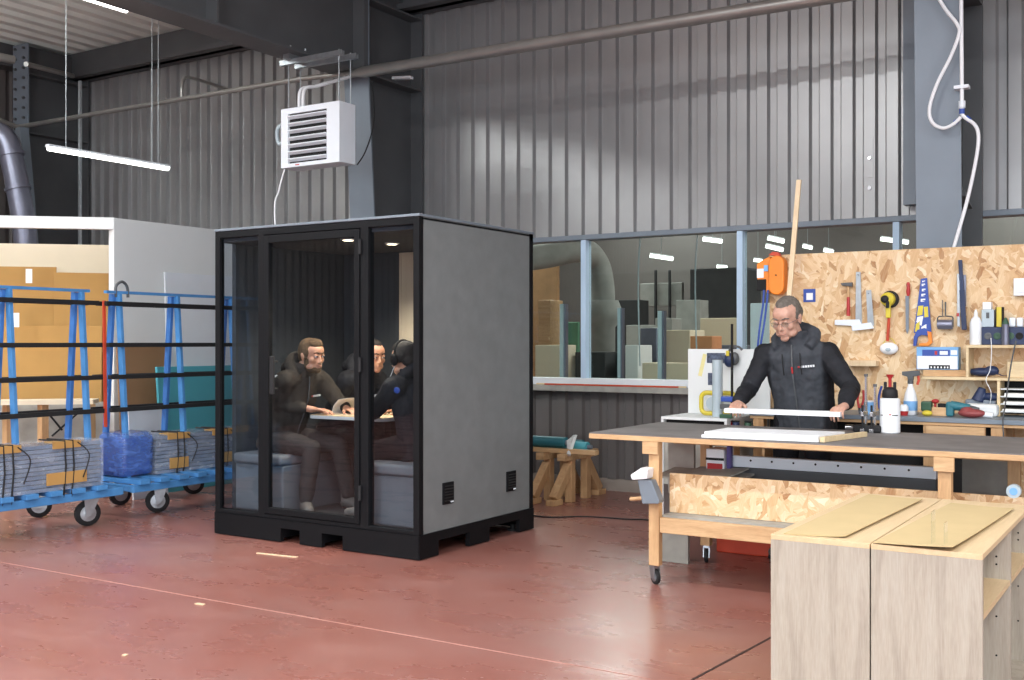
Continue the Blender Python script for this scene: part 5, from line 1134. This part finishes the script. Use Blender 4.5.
# ================================================================ the neighbouring hall behind the windows
def far(px0, px1, py0, py1, y, d, name, m, label, cat, floor=False, group=None, bev=.01, ground=None):
    a_, c_ = Py(px0, (py0 + py1) / 2, y), Py(px1, (py0 + py1) / 2, y); xm = (px0 + px1) / 2
    z0 = 0 if floor else Py(xm, py1, y).z; b = MB(); b.box(a_.x, c_.x, y, y + d, z0, Py(xm, py0, y).z); return wtag(b, name, m, label, cat, group, bevel=bev)
mat('far_tan', (170, 132, 92), .8); mat('far_green', (86, 140, 112), .7); mat('far_grey', (150, 152, 148), .8); mat('far_dark', (52, 54, 56), .8); mat('far_orange', (206, 140, 96), .8)
for i, (px, pt) in enumerate(((564, 304), (621, 308), (662, 311))):
    y = 9.95; x = Py(px, 340, y).x; t = thing('rack_post', ['pale upright post behind the window left of the first mullion', 'slim pale upright post behind the middle of the window', 'wider pale upright post behind the window nearest the notice board'][i], 'post', (x, y, 0), 'upright posts just behind the window')
    b = MB(); w2 = (.035, .026, .034)[i]; b.box(x - w2, x + w2 * .3, y - .03, y + .03, 0, Py(px, pt, y).z); b.build('post_face', 'pvc_grey', t); b = MB(); b.box(x + w2 * .3, x + w2, y - .03, y + .03, 0, Py(px, pt, y).z); b.build('post_side', 'duct', t)
    b = MB(); b.box(x - .12, x + .12, y - .12, y + .12, 0, .01); b.build('foot_plate', 'duct', t)
far(528, 557, 265, 390, 13.5, .08, 'wooden_door', 'far_tan', 'tall tan wooden door leaf behind the window beside the pod', 'door', True)
far(560, 578, 322, 390, 13.0, .06, 'green_panel', 'far_green', 'pale green panel standing behind the window left of the mullion', 'panel', True)
far(596, 612, 322, 390, 13.2, .06, 'green_panel', 'far_green', 'pale green panel standing behind the window right of the mullion', 'panel', True)
b = MB(); b.tube(bez([Pt(500, 262, 13.4), Pt(545, 256, 13.6), Pt(580, 250, 13.8), Pt(596, 262, 14), Pt(602, 285, 14), Pt(603, 312, 14)], 8), .16, 18); c = Pt(603, 312, 14); b.lathe([(.2, .15), (.24, .05), (.24, -.1), (.16, -.2), (.16, -c.z)], c); wtag(b, 'extraction_duct', 'far_grey', 'pale bent extraction duct seen through the window beside the pod', 'duct', smooth=True)
far(640, 682, 283, 306, 18, .1, 'far_window', 'far_grey', 'pale glazed opening on the dark far wall behind the window', 'window', group=None)
for i, px in enumerate((654, 668)): far(px, px + 2, 270, 320, 17.9, .06, 'steel_post', 'far_dark', 'thin dark post in front of the pale far opening', 'post', group='dark posts at the far opening', floor=True)
far(626, 662, 325, 375, 15.2, .5, 'sheet_pile', 'far_grey', 'pale pile of sheets behind the slim middle post', 'pile', True)
far(664, 690, 330, 388, 13, .5, 'crate', 'cream_board', 'cream crate pile behind the wide pale post', 'crate', True)
far(625, 638, 345, 390, 11.6, .4, 'white_bin', 'white_board', 'white bin behind the slim middle post', 'bin', True)
far(640, 657, 328, 352, 12.6, .3, 'blue_grey_box', 'duct', 'blue grey box behind the window centre', 'box', True)
far(700, 738, 318, 352, 14, .1, 'sheet_stack', 'cream_board', 'leaning pale sheets behind the window above the notice board', 'sheet', True)
far(690, 712, 336, 350, 11.2, .3, 'orange_box', 'far_orange', 'orange tan box just above the notice board behind the window', 'box', True)
far(750, 772, 303, 380, 10.6, .05, 'white_screen', 'white_metal', 'pale blue white screen behind the window beside the blue hoses', 'screen', True)
far(575, 605, 352, 390, 11.5, .6, 'dark_machine', 'far_dark', 'low dark machine behind the window beside the first mullion', 'machine', True)
far(535, 560, 345, 390, 11.2, .4, 'cream_crate', 'cream_board', 'low cream crate behind the window next to the pod', 'crate', True)
far(606, 624, 352, 392, 11.8, .3, 'dark_machine', 'far_dark', 'dark machine behind the window left of the slim middle post', 'machine', True)
far(690, 745, 268, 300, 17.5, .8, 'storage_rack', 'far_dark', 'dark storage rack far behind the window', 'rack', True)
for i, (a_, c_, y) in enumerate((((650, 255.5), (673, 259), 16), ((703, 239), (722, 241.5), 15), ((717, 266.5), (727, 267.5), 19), ((768, 238), (784, 241.5), 15), ((766, 246), (783, 250), 16), ((754, 260), (762, 261), 19), ((803, 246), (812, 248), 18), ((824, 250), (833, 252), 17), ((881, 239), (908, 242.5), 16))):
    p, q_ = Pt(a_[0], a_[1], y), Pt(c_[0], c_[1], y); t = thing('far_batten_light', ['long lit batten behind the upper middle of the window', 'lit batten near the window head left of the second mullion', 'small distant lit batten left of the second mullion', 'lit batten at the window head right of the second mullion', 'lit batten just under the one at the window head', 'small distant lit batten beside the second mullion', 'lit batten right of the leaning wooden batten', 'lit batten just above the top of the tool wall', 'long lit batten behind the window beside the right column'][i], 'light', (p + q_) / 2, 'lit battens in the hall behind the windows')
    b = MB(); b.beam(p, q_, .06, .05); b.build('tube', 'far_lamp', t); b = MB(); b.beam(p + V((0, 0, .035)), q_ + V((0, 0, .035)), .05, .02); b.build('housing', 'white_metal', t)
    b = MB(); m_ = (p + q_) / 2; b.tube([m_ + V((0, 0, .06)), (m_.x, m_.y, ZC)], .006, 5); b.build('suspension_wire', 'galvanised', t)

for i, (x0, x1, y0, y1, y, m, n_, lb, c_) in enumerate((
    (612, 640, 300, 345, 16.5, 'far_dark', 'tall_cabinet', 'dark tall cabinet behind the slim middle post', 'cabinet'),
    (538, 550, 300, 390, 12.4, 'pine', 'timber_stack', 'narrow upright timber stack in front of the tan door behind the window', 'frame'),
    (642, 690, 363, 390, 11.3, 'cream_board', 'low_crate', 'low cream crate behind the window beside the notice board', 'crate'),
    (655, 672, 318, 350, 14.4, 'far_grey', 'machine_housing', 'pale machine housing behind the wide pale post', 'machine'),
    (676, 700, 300, 345, 15.6, 'far_grey', 'machine_housing', 'grey machine housing above the cream crate behind the window', 'machine'),
    (700, 740, 345, 390, 12.2, 'duct', 'grey_bench', 'grey bench behind the window above the notice board', 'bench'))):
    far(x0, x1, y0, y1, y, .35, n_, m, lb, c_, True)
for i, (px, y, lb) in enumerate(((640, 10.6, 'thin pale cord hanging behind the middle of the window'), (697, 10.9, 'thin pale cord hanging behind the window near the second mullion'))):
    a_ = Py(px, 350, y); b = MB(); b.tube(bez([(a_.x, y, ZC), (a_.x + .03, y, 3.2), (a_.x - .02, y, 2.2), (a_.x, y, 1.2)], 6), .008, 6); wtag(b, 'hanging_cord', 'pvc_grey', lb, 'cord', smooth=True)
# ================================================================ people
def head_frame(fd, pitch):
    f = V((fd[0], fd[1], 0)).normalized(); up = V((0, 0, 1)); r = f.cross(up)
    hf = (f * math.cos(pitch) - up * math.sin(pitch)); hu = (up * math.cos(pitch) + f * math.sin(pitch))
    return hf, hu, r
def mrot(a, b, c): return Matrix((a, b, c)).transposed()     # columns = axes
def add_head(b, c, hf, hu, hr, s, neck, beard=0):
    M = mrot(hr, hf, hu); P = lambda side, fw, up: c + (hr * side + hf * fw + hu * up) * s
    E = lambda p, r: b.ell(P(*p), tuple(v * s for v in r), M, 22, 14)
    E((0, -.008, .025), (.074, .094, .088)); E((0, .022, -.045), (.058, .066, .072)); E((0, .035, .04), (.062, .058, .05))
    E((0, .066, -.1), (.026, .022, .02)); b.cap(P(0, .082, .006), P(0, .100, -.034), .007 * s, .0095 * s); E((0, .091, -.038), (.0145, .010, .008))
    b.cap(P(-.036, .074, .024), P(.036, .074, .024), .011 * s, .011 * s)
    for k in (-1, 1):
        E((k * .040, .055, -.028), (.024, .026, .024)); E((k * .036, .03, -.075), (.028, .04, .028))
        E((k * .076, -.008, -.008), (.008, .018, .031)); E((k * .08, -.014, -.0), (.008, .014, .022)); E((k * .033, .078, .003), (.015, .008, .009))
    E((0, .078, -.058), (.026, .014, .012)); E((0, .076, -.078), (.022, .015, .010))
    b.chain([P(0, -.022, -.05), neck], [.052 * s, .058 * s])
    return P, M
def add_hand(b, w, d, n, side, curl=(.5, .7, .5), s=1.0, thumb=(.5, .4), fan=.05):
    """w wrist, d along the hand, n out of the palm, side towards the thumb"""
    d = V(d).normalized(); n = V(n); n = (n - d * n.dot(d)).normalized(); side = V(side); side = (side - d * side.dot(d) - n * side.dot(n)).normalized()
    offs = (.031, .0105, -.0105, -.031); base = (.088, .092, .088, .080); L = ((.043, .027, .021), (.047, .030, .022), (.043, .028, .021), (.034, .021, .019))
    b.cap(w - d * .02, w + d * .02, .025 * s, .022 * s)
    for o, k, l in zip(offs, base, L):
        kn = w + (side * o + d * k) * s
        b.cap(w + side * o * .55 * s + d * .012, kn, .0135 * s, .0105 * s)
        p = kn; a = 0; r = .0092
        for q, (seg, cu) in enumerate(zip(l, curl)):
            a += cu; fd = (d * math.cos(a) + n * math.sin(a) + side * (o * fan * 20 * .05)).normalized()
            p2 = p + fd * seg * s; b.cap(p, p2, r * s, (r - .0009) * s, 10); p = p2; r -= .0009
    b.ell(w + (d * .05) * s, (.036 * s, .048 * s, .014 * s), mrot(side, d, n))
    t0 = w + (side * .022 + d * .018 + n * .004) * s; t1 = w + (side * .052 + d * .052 + n * .014) * s
    td = (d * .8 + side * (.5 - thumb[0]) + n * thumb[0]).normalized(); t2 = t1 + td * .034 * s
    td2 = (d * .8 + side * (.2 - thumb[1]) + n * thumb[1]).normalized(); t3 = t2 + td2 * .026 * s
    b.chain([t0, t1, t2, t3], [.015 * s, .012 * s, .0105 * s, .009 * s], 10)
def eloft(b, rows, n=24):
    rings = []
    for c, fv, rf, sv, rs in rows: rings.append([b.bm.verts.new(V(c) + V(fv) * math.cos(2 * PI * i / n) * rf + V(sv) * math.sin(2 * PI * i / n) * rs) for i in range(n)])
    b.skin(rings)
def person(label, group, base, J, f, head, jacket_m, trouser_m, hair_m, skin='skin', hs=1.0, vox=.006, hair='short', extra=None, shoe_m='shoe', fold=.014, cuff=0.9, tw=1.0, hood=1.0, fs=.07):
    f = V(f).normalized(); up = V((0, 0, 1)); sd = up.cross(f)                      # sd = the person's left
    hc, hdir, pitch = head; hf, hu, hr = head_frame(hdir, pitch)
    hr = -hr if False else hr
    b = MB(); P, M = add_head(b, V(hc), hf, hu, hr, hs, V(J['neck']))
    neck, chest, pel = V(J['neck']), V(J['chest']), V(J['pelvis'])
    ax = (neck - pel).normalized(); fv = (f - ax * f.dot(ax)).normalized(); sv = ax.cross(fv)
    shv = (V(J['shL']) - V(J['shR'])).normalized(); sv2 = (shv - ax * shv.dot(ax)).normalized()
    eloft(b, [(pel - ax * .08, fv, .09, sv, .13), (pel + ax * .05, fv, .1, sv, .14), (chest - ax * .1, fv, .1, sv2, .14), (chest, fv, .105, sv2, .155), (neck - ax * .06, fv, .07, sv2, .12), (neck, fv, .045, sv2, .05)])
    for s_ in 'LR':
        b.chain([neck - ax * .03, V(J['sh' + s_]), V(J['el' + s_]), V(J['wr' + s_])], [.05, .045, .036, .025])
        h = J['hand' + s_]; add_hand(b, V(J['wr' + s_]), h[0], h[1], h[2], h[3], h[4] if len(h) > 4 else 1.0)
        b.chain([pel + (V(J['hip' + s_]) - pel) * .6, V(J['hip' + s_]), V(J['kn' + s_]), V(J['an' + s_])], [.08, .075, .048, .036])
        b.chain([V(J['an' + s_]) - V((0, 0, .03)), V(J['an' + s_]) + V(J['toe' + s_]) * .14 - V((0, 0, .05))], [.032, .022])
    body = b.build('person', skin, remesh=vox, relax=4, base=base); tag(body, label, 'person', group)
    # jacket
    b = MB()
    eloft(b, [(pel - ax * .10, fv, .145, sv, .185 * tw), (pel + ax * .04, fv, .145, sv, .185 * tw), (chest - ax * .12, fv, .138, sv2, .188 * tw), (chest, fv, .145, sv2, .205 * tw), (neck - ax * .09, fv, .115, sv2, .185 * tw), (neck - ax * .02, fv, .08, sv2, .10), (neck + ax * .025, fv, .078, sv2, .09), (neck + ax * .06, fv * 1.0 + ax * .25, .082, sv2, .09)])
    for s_ in 'LR':
        S_, E_, W_ = V(J['sh' + s_]), V(J['el' + s_]), V(J['wr' + s_]); Wc = E_.lerp(W_, cuff)
        b.chain([neck - ax * .07, S_, S_.lerp(E_, .5), E_, E_.lerp(Wc, .5), Wc], [.075, .082, .068, .060, .054, .043])
    # hood lying round the neck
    bk = -fv; pts = []
    for k in range(13):
        a = -2.2 + 4.4 * k / 12; pts.append(neck + ax * (.035 + .03 * math.cos(a)) + (bk * math.cos(a) * .1 + sv2 * math.sin(a) * .112) * hood - ax * .05 * abs(a) / 2.2)
    b.tube(pts, .035, 10, [.026 + .024 * math.cos(-1.4 + 2.8 * k / 12) for k in range(13)])
    b.ell(neck + bk * .13 - ax * .03, (.09, .05, .06), mrot(sv2, fv, ax))
    jk = b.build('jacket', jacket_m, body, remesh=vox * 1.3, relax=3, disp=(fs, fold))
    # zip and collar
    b = MB(); cp = []
    for t_ in range(9):
        q = (pel - ax * .06).lerp(neck - ax * .01, t_ / 8); rr = (.150, .150, .149, .147, .149, .150, .140, .118, .088)[t_]; cp.append(q + fv * rr)
    b.tube(cp, .0045, 6); b.build('zip', 'steel_dark', jk)
    b = MB(); b.cap(cp[6] + fv * .006, cp[6] + fv * .006 - ax * .035, .006, .006); 
    if extra == 'stand': b.build('zip_pull', 'red', jk)
    else: b.build('zip_pull', 'steel_dark', jk)
    lg = chest + ax * .06 + sv2 * .085 + fv * .139
    b = MB()
    for k in range(6): b.obox(lg + sv2 * (  .016 * k - .03) - fv * .004 * k * .5, (.011, .008, .013), mrot(sv2, fv, ax))
    b.build('chest_lettering', 'white_plastic', jk)
    b = MB(); b.obox(lg - sv2 * .045 + fv * .002, (.012, .006, .012), mrot(sv2, fv, ax)); b.build('chest_logo', 'red', jk)
    # trousers, shoes
    b = MB(); b.ell(pel - ax * .02, (.165, .125, .12), mrot(sv, fv, ax))
    for s_ in 'LR':
        h_, k_, a_ = V(J['hip' + s_]), V(J['kn' + s_]), V(J['an' + s_]); b.chain([pel.lerp(h_, .6), h_, h_.lerp(k_, .5), k_, k_.lerp(a_, .5), a_ + V((0, 0, .03))], [.105, .10, .088, .068, .064, .056])
    b.build('trousers', trouser_m, body, remesh=vox * 1.4, relax=3, disp=(.09, .016))
    for s_ in 'LR':
        a_, t_ = V(J['an' + s_]), V(J['toe' + s_]); fl_ = a_.z - .085
        b = MB(); b.chain([a_ - t_ * .03, a_ + V((0, 0, -.035)), V((a_.x, a_.y, fl_ + .045)) + t_ * .10, V((a_.x, a_.y, fl_ + .038)) + t_ * .17], [.045, .048, .043, .036]); b.ell(V((a_.x, a_.y, fl_ + .04)) - t_ * .04, (.04, .04, .038))
        sh = b.build('shoe', shoe_m, body, remesh=.007, relax=2)
        b = MB(); sdv = V((-t_.y, t_.x, 0)); pr = []
        for k in range(16):
            a = 2 * PI * k / 16; pr.append(V((a_.x, a_.y, 0)) + t_ * (.07 + .15 * math.cos(a)) + sdv * .05 * math.sin(a) * (1 if math.cos(a) > -.5 else .85))
        b.prz([(p.x, p.y) for p in pr], fl_, fl_ + .02); b.build('sole', 'shoe_sole', sh, bevel=.004)
    # eyes, brows, mouth, hair
    lid = (.0055, .0135, .0115) if extra == 'stand' else (.010, .0105, .006)
    for k in (-1, 1):
        b = MB(); b.ell(P(k * .032, .080, .003), (.0105 * hs,) * 3, M, 12, 8); e = b.build('eye', 'white_plastic', body, smooth=True)
        b = MB(); b.ell(P(k * .032, .0880, .001), (.0055 * hs, .004 * hs, .0055 * hs), M, 10, 6); b.build('iris', 'iris', e, smooth=True)
        b = MB(); b.ell(P(k * .032, .081 if extra == 'stand' else .083, lid[0]), (.0145 * hs, lid[1] * hs, lid[2] * hs), M, 12, 8); b.build('eyelid', skin, body, smooth=True)
        b = MB(); b.chain([P(k * .016, .090, .024), P(k * .034, .087, .030), P(k * .050, .074, .024)], [.0035 * hs, .004 * hs, .003 * hs], 8); b.build('eyebrow', hair_m, body, smooth=True)
    b = MB(); sm = .006 if hair != 'receding' else -.001
    b.chain([P(-.025, .084, -.064 + sm), P(-.01, .0935, -.067), P(.01, .0935, -.067), P(.025, .084, -.064 + sm)], [.002 * hs, .004 * hs, .004 * hs, .002 * hs], 8); b.build('mouth', 'lip', body, smooth=True)
    b = MB(); E = lambda p, r: b.ell(P(*p), tuple(v * hs for v in r), M, 22, 14)
    if hair == 'receding':
        E((0, -.035, .045), (.075, .080, .078)); E((0, -.008, .078), (.052, .070, .046))
        for k in (-1, 1): E((k * .062, -.028, .022), (.019, .055, .045)); E((k * .068, .008, .018), (.009, .014, .026))
    else:
        E((0, -.026, .042), (.080, .090, .080)); E((0, .02, .082), (.058, .062, .042)); E((0, -.06, -.02), (.06, .05, .05))
        for k in (-1, 1): E((k * .064, -.022, .02), (.02, .058, .05)); E((k * .07, .010, .0), (.008, .014, .034))
    b.build('hair', hair_m, body, remesh=.006, relax=2, disp=(.012, .008))
    if hair == 'beard':
        b = MB(); E((0, .03, -.092), (.056, .056, .035)); E((0, .072, -.098), (.028, .024, .022)); E((0, .084, -.05), (.022, .012, .005))
        for k in (-1, 1): E((k * .052, .012, -.055), (.014, .028, .042))
        b.build('beard', hair_m, body, remesh=.006, relax=2, disp=(.01, .005))
    return body, jk, P, M, (hf, hu, hr), fv, sv2, ax
X1, Y1 = V((1, 0, 0)), V((0, 1, 0))
# ---- standing man
J = dict(neck=(-2.255, 7.13, 1.465), chest=(-2.24, 7.19, 1.26), pelvis=(-2.22, 7.24, .96),
         shL=(-2.045, 7.16, 1.375), shR=(-2.465, 7.16, 1.365), elL=(-1.865, 7.05, 1.165), elR=(-2.555, 7.04, 1.135),
         wrL=(-1.822, 6.74, 1.06), wrR=(-2.505, 6.735, 1.06),
         handL=((-.1, -1, -.12), (0, -.1, -1), (-1, 0, 0), (.35, .95, .7), 1.08), handR=((.2, -1, -.12), (0, -.1, -1), (1, 0, 0), (.3, .9, .7), 1.05),
         hipL=(-2.14, 7.24, .92), hipR=(-2.34, 7.24, .92), knL=(-2.12, 7.22, .5), knR=(-2.36, 7.22, .5), anL=(-2.11, 7.27, .087), anR=(-2.37, 7.27, .087), toeL=V((.15, -.98, 0)), toeR=V((-.15, -.98, 0)))
man, jk, P, M, (hf, hu, hr), fv, sv2, ax = person('standing man in glasses and black hooded jacket looking down at the white board he holds', None, (-2.24, 7.24, 0), J, (0, -1, 0),
    ((-2.285, 7.045, 1.615), (-.14, -1, 0), math.radians(22)), 'jacket_work', 'trouser_black', 'hair_grey', hs=1.14, vox=.0048, hair='receding', extra='stand', cuff=.93, tw=1.12, hood=1.15, fs=.11, fold=.03)
g = MB()
for k in (-1, 1):
    rim = [P(k * .033 + .021 * math.cos(a), .100, -.002 + .015 * math.sin(a)) for a in [2 * PI * i / 20 for i in range(20)]]
    g.tube(rim + [rim[0]], .0011, 6); g.tube([P(k * .054, .098, .002), P(k * .076, .06, .004), P(k * .082, .0, .004)], .0014, 6)
g.tube([P(-.012, .101, .0), P(0, .105, .003), P(.012, .101, .0)], .0013, 6)
gl = g.build('glasses', 'steel_dark', man, smooth=True)
for k in (-1, 1):
    g = MB(); g.ell(P(k * .033, .1, -.002), (.021 * 1.1, .0006, .015 * 1.1), M, 16, 8); g.build('lens', 'clear_acrylic', gl, smooth=True)
for k in (-1, 1):
    g = MB(); c = V(J['neck']) + fv * .125 + sv2 * k * .06 - ax * .06; g.tube(bez([c, c + fv * .015 - ax * .06, c + fv * .02 - ax * .14], 6), .004, 6); g.build('drawcord', 'dark_gap', jk)
g = MB()                                                    # paler shoulder panels of the jacket
# ---- three seated people in the pod
def sit(pel, lean, fx, head, hdir, pitch, elR, wrR, elL, wrL, hR, hL, knees, ankles, toes, **k):
    pel = V(pel); neck = V(lean); chest = pel.lerp(neck, .62); l = V((0, 1, 0)) * fx
    J = dict(pelvis=pel, neck=neck, chest=chest, shL=neck + l * .19 - V((0, 0, .075)), shR=neck - l * .19 - V((0, 0, .075)), elR=elR, wrR=wrR, elL=elL, wrL=wrL, handR=hR, handL=hL,
             hipL=pel + l * .1 + V((fx * .03, 0, -.01)), hipR=pel - l * .1 + V((fx * .03, 0, -.01)), knL=knees[0], knR=knees[1], anL=ankles[0], anR=ankles[1], toeL=V(toes[0]).normalized(), toeR=V(toes[1]).normalized())
    return person(k.pop('label'), None, (pel.x, pel.y, BZ0 + .012), J, (fx, 0, 0), (head, hdir, pitch), **k)
flat = (.25, .3, .25)
p1_ = sit((-6.0, 6.14, .72), (-5.78, 6.15, 1.24), 1, (-5.675, 6.14, 1.358), (1, -.08, 0), math.radians(8),
    (-5.88, 5.98, .99), (-5.67, 6.14, .945), (-5.66, 6.46, .97), (-5.50, 6.34, .945), ((.9, .35, -.02), (0, 0, -1), (-.3, .9, 0), flat), ((.9, -.4, -.02), (0, 0, -1), (-.3, -.9, 0), flat),
    ((-5.56, 6.32, .66), (-5.60, 6.06, .66)), ((-5.50, 6.36, .262), (-5.62, 6.02, .262)), ((.9, -.2, 0), (.75, -.6, 0)),
    label='bearded young man with brown hair seated at the left in the pod', jacket_m='jacket_brown', trouser_m='trouser_grey', hair_m='hair_brown', skin='skin_warm', hs=1.06, hair='beard', cuff=.72)
p2_ = sit((-6.0, 6.78, .72), (-5.70, 6.76, 1.225), 1, (-5.545, 6.72, 1.35), (1, -.35, 0), math.radians(10),
    (-5.80, 6.56, .97), (-5.60, 6.72, .945), (-5.62, 6.98, .97), (-5.42, 6.86, .945), ((.9, .3, -.02), (0, 0, -1), (-.3, .9, 0), flat), ((.9, -.4, -.02), (0, 0, -1), (-.3, -.9, 0), flat),
    ((-5.56, 6.9, .66), (-5.56, 6.68, .66)), ((-5.6, 6.92, .262), (-5.6, 6.66, .262)), ((.9, 0, 0), (.9, 0, 0)),
    label='smiling man with thin hair seated deeper in the pod, half hidden by the door frame', jacket_m='jacket_black', trouser_m='trouser_grey', hair_m='hair_dark', skin='skin_warm', hs=1.06, hair='receding', cuff=.9)
p3 = sit((-4.70, 6.22, .72), (-4.775, 6.2, 1.21), -1, (-4.81, 6.17, 1.335), (-1, .25, 0), math.radians(10),
    (-4.86, 6.44, .97), (-5.06, 6.5, .945), (-4.96, 6.02, .96), (-5.14, 6.20, .93), ((-.9, -.3, -.02), (0, 0, -1), (.3, -.9, 0), flat), ((-.9, .5, -.02), (0, 0, -1), (.3, .9, 0), flat),
    ((-5.08, 6.1, .66), (-5.08, 6.34, .66)), ((-5.04, 6.06, .262), (-5.02, 6.36, .262)), ((-.9, -.2, 0), (-.9, 0, 0)),
    label='dark haired person with black headphones seated at the right in the pod', jacket_m='jacket_black', trouser_m='trouser_black', hair_m='hair_dark', skin='skin_warm', hs=1.06, hair='short', cuff=.9)
body3, jk3, P, M = p3[0], p3[1], p3[2], p3[3]
b = MB(); b.tube([P(.088 * math.cos(a), -.01, .0 + .128 * math.sin(a)) for a in [k * PI / 14 for k in range(15)]], .009, 8); hp = b.build('headphones', 'dark_gap', body3, smooth=True)
for k in (-1, 1):
    b = MB(); b.ell(P(k * .092, -.005, -.005), (.024, .038, .045), M); b.build('ear_cup', 'black_frame', hp, smooth=True)
b = MB(); b.tube(bez([P(-.09, .0, -.05), P(-.12, .1, -.18), V((-5.1, 6.05, .98)), V((-5.12, 6.02, .82)), V((-5.0, 6.0, .70))], 6), .003, 6); b.build('headphone_cable', 'white_plastic', hp, smooth=True)
# small sleeve marks
for o_, c_ in ((p1_[1], V((-5.80, 5.905, 1.20))), (p2_[1], V((-5.72, 6.525, 1.18)))):
    b = MB(); b.ell(c_, (.034, .012, .012)); b.ell(c_ + V((.02, 0, -.028)), (.024, .012, .010)); b.build('shoulder_mark', 'white_plastic', o_, smooth=True)
sf = V((0, -1, 0))
for o, c in ((jk3, V((-4.70, 5.945, 1.12))),):
    b = MB(); b.ell(c, (.028, .006, .022)); b.build('sleeve_badge', 'blue', o)

# ================================================================ lights of the hall
def area(name, loc, rot, sx, sy, e, col):
    L = bpy.data.lights.new(name, 'AREA'); L.shape = 'RECTANGLE'; L.size = sx; L.size_y = sy; L.energy = e; L.color = col
    o = bpy.data.objects.new(name, L); o.location = loc; o.rotation_euler = rot; COL.objects.link(o); return o
# roof lights along the hall (their translucent panels sit in the deck)
for x in (-10.5, -4.2, 2.0):
    for y in (-5.5, -.5):
        area('roof_light', (x, y, ZC - .12), (0, 0, 0), 1.2, 3.2, 260, (.95, .975, 1))
for x in (-9.5, -3.6, 2.2): area('batten_row', (x, 3.4, ZC - .15), (0, 0, 0), 4.6, .16, 200, (.97, .985, 1))
for x, y in ((-10.2, 3.2), (-10.2, -2), (-4, -3)): area('ceiling_fill', (x, y, 4.3), (PI, 0, 0), .12, 3.0, 230, (.93, .98, 1))  # added fill lamps out of view, aimed up to brighten the deck
# big glazed doors behind the photographer
area('glazed_door', (.5, YF + .2, 2.3), (PI / 2, 0, 0), 6.5, 3.6, 760, (.82, .9, 1))
area('glazed_door', (XR - .2, -1.5, 2.3), (PI / 2, 0, PI / 2), 6.5, 3.4, 480, (.82, .9, 1))
# lights of the neighbouring hall
for x, y in ((-9, 13), (-9, 18), (-2.5, 13), (-2.5, 18), (4, 14)):
    area('far_hall_light', (x, y, 4.9), (0, 0, 0), 1.2, 2.5, 230, (1, .98, .95))
w = bpy.data.worlds.new('World'); scene.world = w; w.use_nodes = True
w.node_tree.nodes['Background'].inputs[0].default_value = (.6, .7, .85, 1); w.node_tree.nodes['Background'].inputs[1].default_value = .4

# ================================================================ camera
cam = bpy.data.cameras.new('Camera'); co = bpy.data.objects.new('Camera', cam); COL.objects.link(co)
cam.sensor_fit = 'HORIZONTAL'; cam.sensor_width = 36; cam.lens = 36 * F / 1024
cam.shift_y = (HOR - 340) / 1024
co.location = (0, 0, CAMZ); co.rotation_euler = (PI / 2, 0, math.atan2(-FX, FY))
scene.camera = co
scene.view_settings.view_transform = 'Standard'; scene.view_settings.look = 'None'
scene.view_settings.exposure = -0.1; scene.view_settings.gamma = 1; scene.view_settings.use_curve_mapping = False
